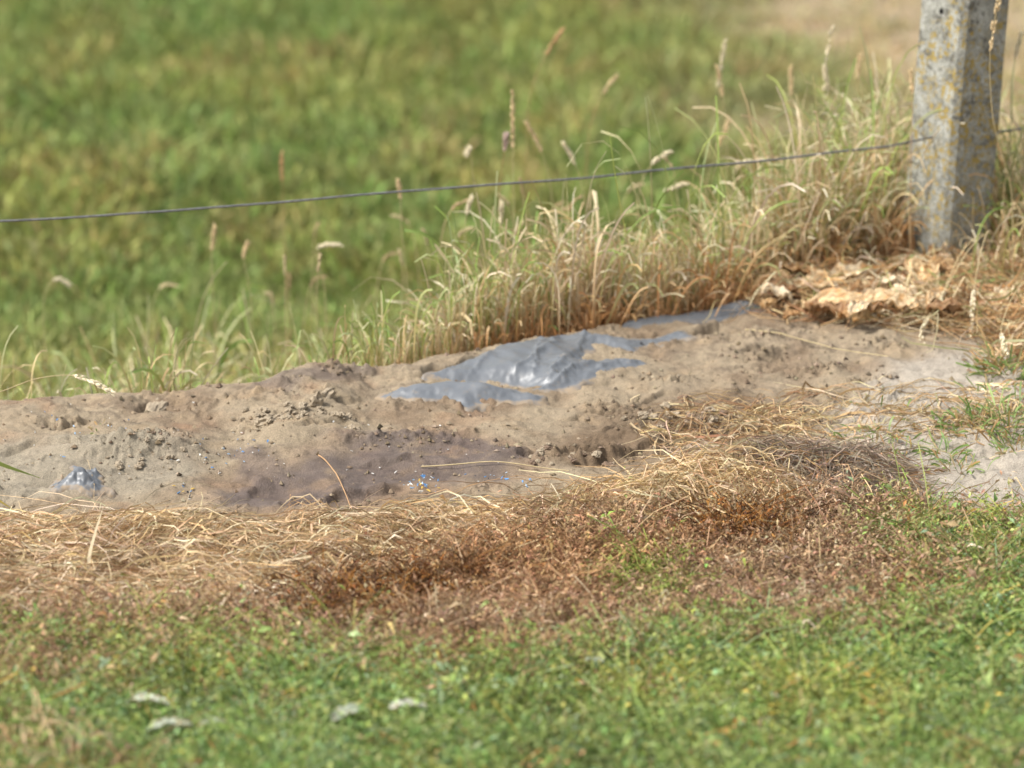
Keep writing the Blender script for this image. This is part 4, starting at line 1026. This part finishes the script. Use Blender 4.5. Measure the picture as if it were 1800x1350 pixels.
lying_one(560, 800, 620, 900, .0014, "red", "thin rusty stem slanting across the dark stain", .008)
lying_one(1150, 1130, 1205, 1118, .0028, "straw", "pale stick lying on the green mat right of centre", .03)
lying_one(515, 1155, 540, 1200, .0028, "straw", "pale bent stick in the green mat left of centre", .035)
lying_one(670, 1205, 695, 1250, .0026, "red", "rusty dead stem beside the whitish leaf", .04)

# ------------------------------------------------------------------ clods, crumbs and chips
def clod_mesh(seed, m, rough=.35, sub=2):
    import bmesh
    bm = bmesh.new(); bmesh.ops.create_icosphere(bm, subdivisions=sub, radius=1)
    V = np.array([v.co[:] for v in bm.verts])
    d = 1 + rough * (perlin(V[:, 0] * 1.3 + seed, V[:, 1] * 1.3 + V[:, 2], seed % 60) + .6 * perlin(V[:, 0] * 3 + V[:, 2] * 2, V[:, 1] * 3, seed % 60 + 2) + .4 * perlin(V[:, 2] * 6 + V[:, 0], V[:, 1] * 6, seed % 60 + 4))
    V *= d[:, None]; V[:, 2] *= .62
    for v, c in zip(bm.verts, V): v.co = c
    me = bpy.data.meshes.new("soil_clod"); bm.to_mesh(me); bm.free(); me.materials.append(m); return me
M_CLOD = plain("grey_clay_soil", (.30, .245, .175), .95, .1, .3, 3, .0)
M_CLODB = plain("dark_soil_crumb", (.17, .12, .085), .95, .1, .3, 3, .0)
CM = [clod_mesh(31 * i, M_CLOD, .5, 3) for i in range(6)] + [clod_mesh(31 * i + 9, M_CLODB, .55, 3) for i in range(4)]
def clod(u, v, r, k, label, group=None, sc3=(1, 1, 1), dz=0.0, rot=None):
    cx, cy = hit1(u, v)
    o = link("soil_clod", CM[k], label=label, cat="clod", group=group, loc=(cx, cy, float(HG(cx, cy)) + r * .25 * sc3[2] + dz))
    o.scale = (r * sc3[0], r * sc3[1], r * sc3[2]); o.rotation_euler = rot or (rng.uniform(-.4, .4), rng.uniform(-.4, .4), rng.uniform(0, 6.28))
    return o
clod(556, 712, .013, 0, "tall upright lump of grey clay standing on the mound", None, (.9, .7, 2.0), 0, (.1, .15, .4))
clod(575, 700, .013, 1, "clay lump leaning against the tall upright one", None, (1.3, .8, 1.0))
clod(470, 748, .014, 2, "largest rounded lump of the grey clay heap", None, (1.5, .9, .9))
clod(274, 705, .020, 3, "smooth tan lump beside the hole at upper left of the mound", None, (1.5, .8, .6))
gl = "crumbly grey clay lump heaped on the sand at the left of the mound"
for i in range(46):
    u, v = rng.normal(492, 28), rng.normal(738, 9); clod(u, v, float(rng.uniform(.003, .009)), int(rng.integers(0, 6)), gl, "crumbly clay lumps of the small heap", dz=.002)
for i in range(16):
    t = i / 15; clod(565 + 60 * t + rng.normal() * 4, 722 + 30 * t + rng.normal() * 3, float(rng.uniform(.003, .007)), int(rng.integers(0, 6)), "small clay crumb trailing right from the upright clay lump", "clay crumbs trailing from the upright lump")
for i in range(34):
    clod(rng.normal(1215, 50), rng.normal(748, 16), float(rng.uniform(.004, .012)), int(rng.integers(0, 10)), "muddy clod in the churned patch right of the middle", "clods of the churned patch")
for i in range(30):
    clod(rng.normal(240, 40), rng.normal(805, 16), float(rng.uniform(.003, .007)), int(rng.integers(0, 6)), "grey crumb on the cracked hump at left", "grey crumbs on the cracked hump")
for i in range(26):
    clod(rng.uniform(900, 1100), rng.uniform(785, 820), float(rng.uniform(.003, .008)), int(rng.integers(0, 10)), "brown crumb along the broken crust in front of the sheet", "crumbs along the broken crust")
# crumbs nobody could count
def crumbs(n, rmin, rmax):
    base = np.array([[1, 0, 0], [-1, 0, 0], [0, 1, 0], [0, -1, 0], [0, 0, .8], [0, 0, -.5]], float)
    fc = np.array([[0, 2, 4], [2, 1, 4], [1, 3, 4], [3, 0, 4], [2, 0, 5], [1, 2, 5], [3, 1, 5], [0, 3, 5]])
    x = rng.uniform(-1.1, 1.15, n * 3); y = rng.uniform(5.7, 7.1, n * 3)
    dens = .05 + .10 * smooth(.1, .5, fbm(x, y, 7, 3, 950))
    for (cx, cy), rx, ry in ROUGH: dens = np.maximum(dens, .9 * np.exp(-((x - cx) / rx)**2 - ((y - cy) / ry)**2))
    k = (sandmask(x, y) > .8) & (rng.random(n * 3) < dens); x, y = x[k][:n], y[k][:n]; n = len(x)
    r = rmin * (rmax / rmin)**(rng.random(n)**2.5)
    V = base[None] * (1 + .35 * rng.normal(size=(n, 6, 1))) * r[:, None, None]
    a = rng.uniform(0, 6.28, n); ca, sa = np.cos(a)[:, None], np.sin(a)[:, None]
    V = np.stack([V[..., 0] * ca - V[..., 1] * sa, V[..., 0] * sa + V[..., 1] * ca, V[..., 2]], 2)
    V += np.stack([x, y, HG(x, y) + r * .2], 1)[:, None]
    C = np.repeat(pick([(.26, .20, .135), (.19, .14, .09), (.33, .265, .185), (.11, .085, .06)], [5, 4, 2, 1.2], n), 6, 0)
    F = (np.arange(n)[:, None, None] * 6 + fc[None]).reshape(-1, 3)
    return V.reshape(-1, 3), F, C
V, F, C_ = crumbs(30000, .0008, .0060)
link("gravel", new_mesh("gravel", V, F, C_, False, [M_DEAD]), label="fine soil crumbs scattered over the bare sand", cat="soil crumbs", kind="stuff")

M_CHIP = {"blue": plain("blue_plastic", (.09, .23, .46), .6, .4), "pale": plain("pale_blue_plastic", (.32, .44, .56), .45, .4), "white": plain("white_plastic", (.62, .61, .57), .7, .4), "yellow": plain("yellow_plastic", (.62, .42, .09), .5, .4), "dark": plain("dark_plastic", (.03, .03, .035), .5, .4)}
def chip_mesh(m, seed):
    r = np.random.default_rng(seed); k = 6; a = np.sort(r.uniform(0, 6.28, k)); q = r.uniform(.6, 1.2, k)
    top = [(math.cos(t) * w, math.sin(t) * w * .7, .22 + .25 * r.normal() * .5) for t, w in zip(a, q)]; bot = [(x, y, z - .25) for x, y, z in top]
    me = bpy.data.meshes.new("plastic_chip"); me.from_pydata(top + bot, [], [tuple(range(k)), tuple(range(2 * k - 1, k - 1, -1))] + [(i, i + k, (i + 1) % k + k, (i + 1) % k) for i in range(k)])
    me.materials.append(m); return me
CH = {c: [chip_mesh(m, 40 + i) for i in range(3)] for c, m in M_CHIP.items()}
def chip(u, v, c, r, label, group):
    cx, cy = hit1(u, v); o = link("plastic_chip", CH[c][int(rng.integers(3))], label=label, cat="plastic chip", group=group, loc=(cx, cy, float(HG(cx, cy)) + .002 + (.014 if v > 850 and 500 < u < 1000 else .001)))
    r *= 1.15; o.scale = (r, r, r); o.rotation_euler = (rng.normal() * .5, rng.normal() * .5, rng.uniform(0, 6.28))
NM = {"blue": "blue", "pale": "pale blue", "white": "white", "yellow": "yellow", "dark": "black"}
for i in range(34):
    c = ["blue", "pale", "blue", "yellow", "pale", "white"][i % 6]
    chip(rng.normal(740, 26), rng.normal(864, 9), c, float(rng.uniform(.0018, .0042)), NM[c] + " plastic fragment caught at the straw's edge left of centre", NM[c] + " fragments at the straw edge")
for i in range(14):
    c = ["blue", "pale", "blue", "dark"][i % 4]
    chip(rng.uniform(800, 940), rng.normal(858, 7), c, float(rng.uniform(.0016, .0036)), NM[c] + " plastic fragment on dark soil at centre, before the straw", NM[c] + " fragments on dark soil")
for i in range(30):
    c = ["blue", "pale", "white", "white", "blue"][i % 5]
    chip(rng.normal(400, 45), rng.normal(795, 18), c, float(rng.uniform(.0014, .003)), NM[c] + " plastic speck on the reddish sand left of the stain", NM[c] + " specks on reddish sand")
for i in range(12):
    c = ["white", "yellow", "blue", "dark"][i % 4]
    chip(rng.normal(325, 14), rng.normal(869, 5), c, float(rng.uniform(.0018, .0036)), NM[c] + " plastic fragment just behind the left straw", NM[c] + " fragments behind the left straw")
for i in range(36):
    c = ["pale", "white", "blue", "dark"][i % 4]
    chip(rng.uniform(0, 340), rng.uniform(700, 840), c, float(rng.uniform(.0012, .0026)), NM[c] + " tiny plastic speck on the left end of the mound", NM[c] + " specks on the left end")
for i in range(22):
    chip(rng.uniform(450, 900), rng.uniform(740, 850), "white", float(rng.uniform(.0012, .0026)), "white speck on the dark stained soil", "white specks on the stain")
for u, v in ((1017, 613), (1128, 611)):
    chip(u, v, "dark", .0045, "black speck on the crumpled plastic's top edge" if u < 1100 else "black speck on the sand right of the crumpled plastic", None)
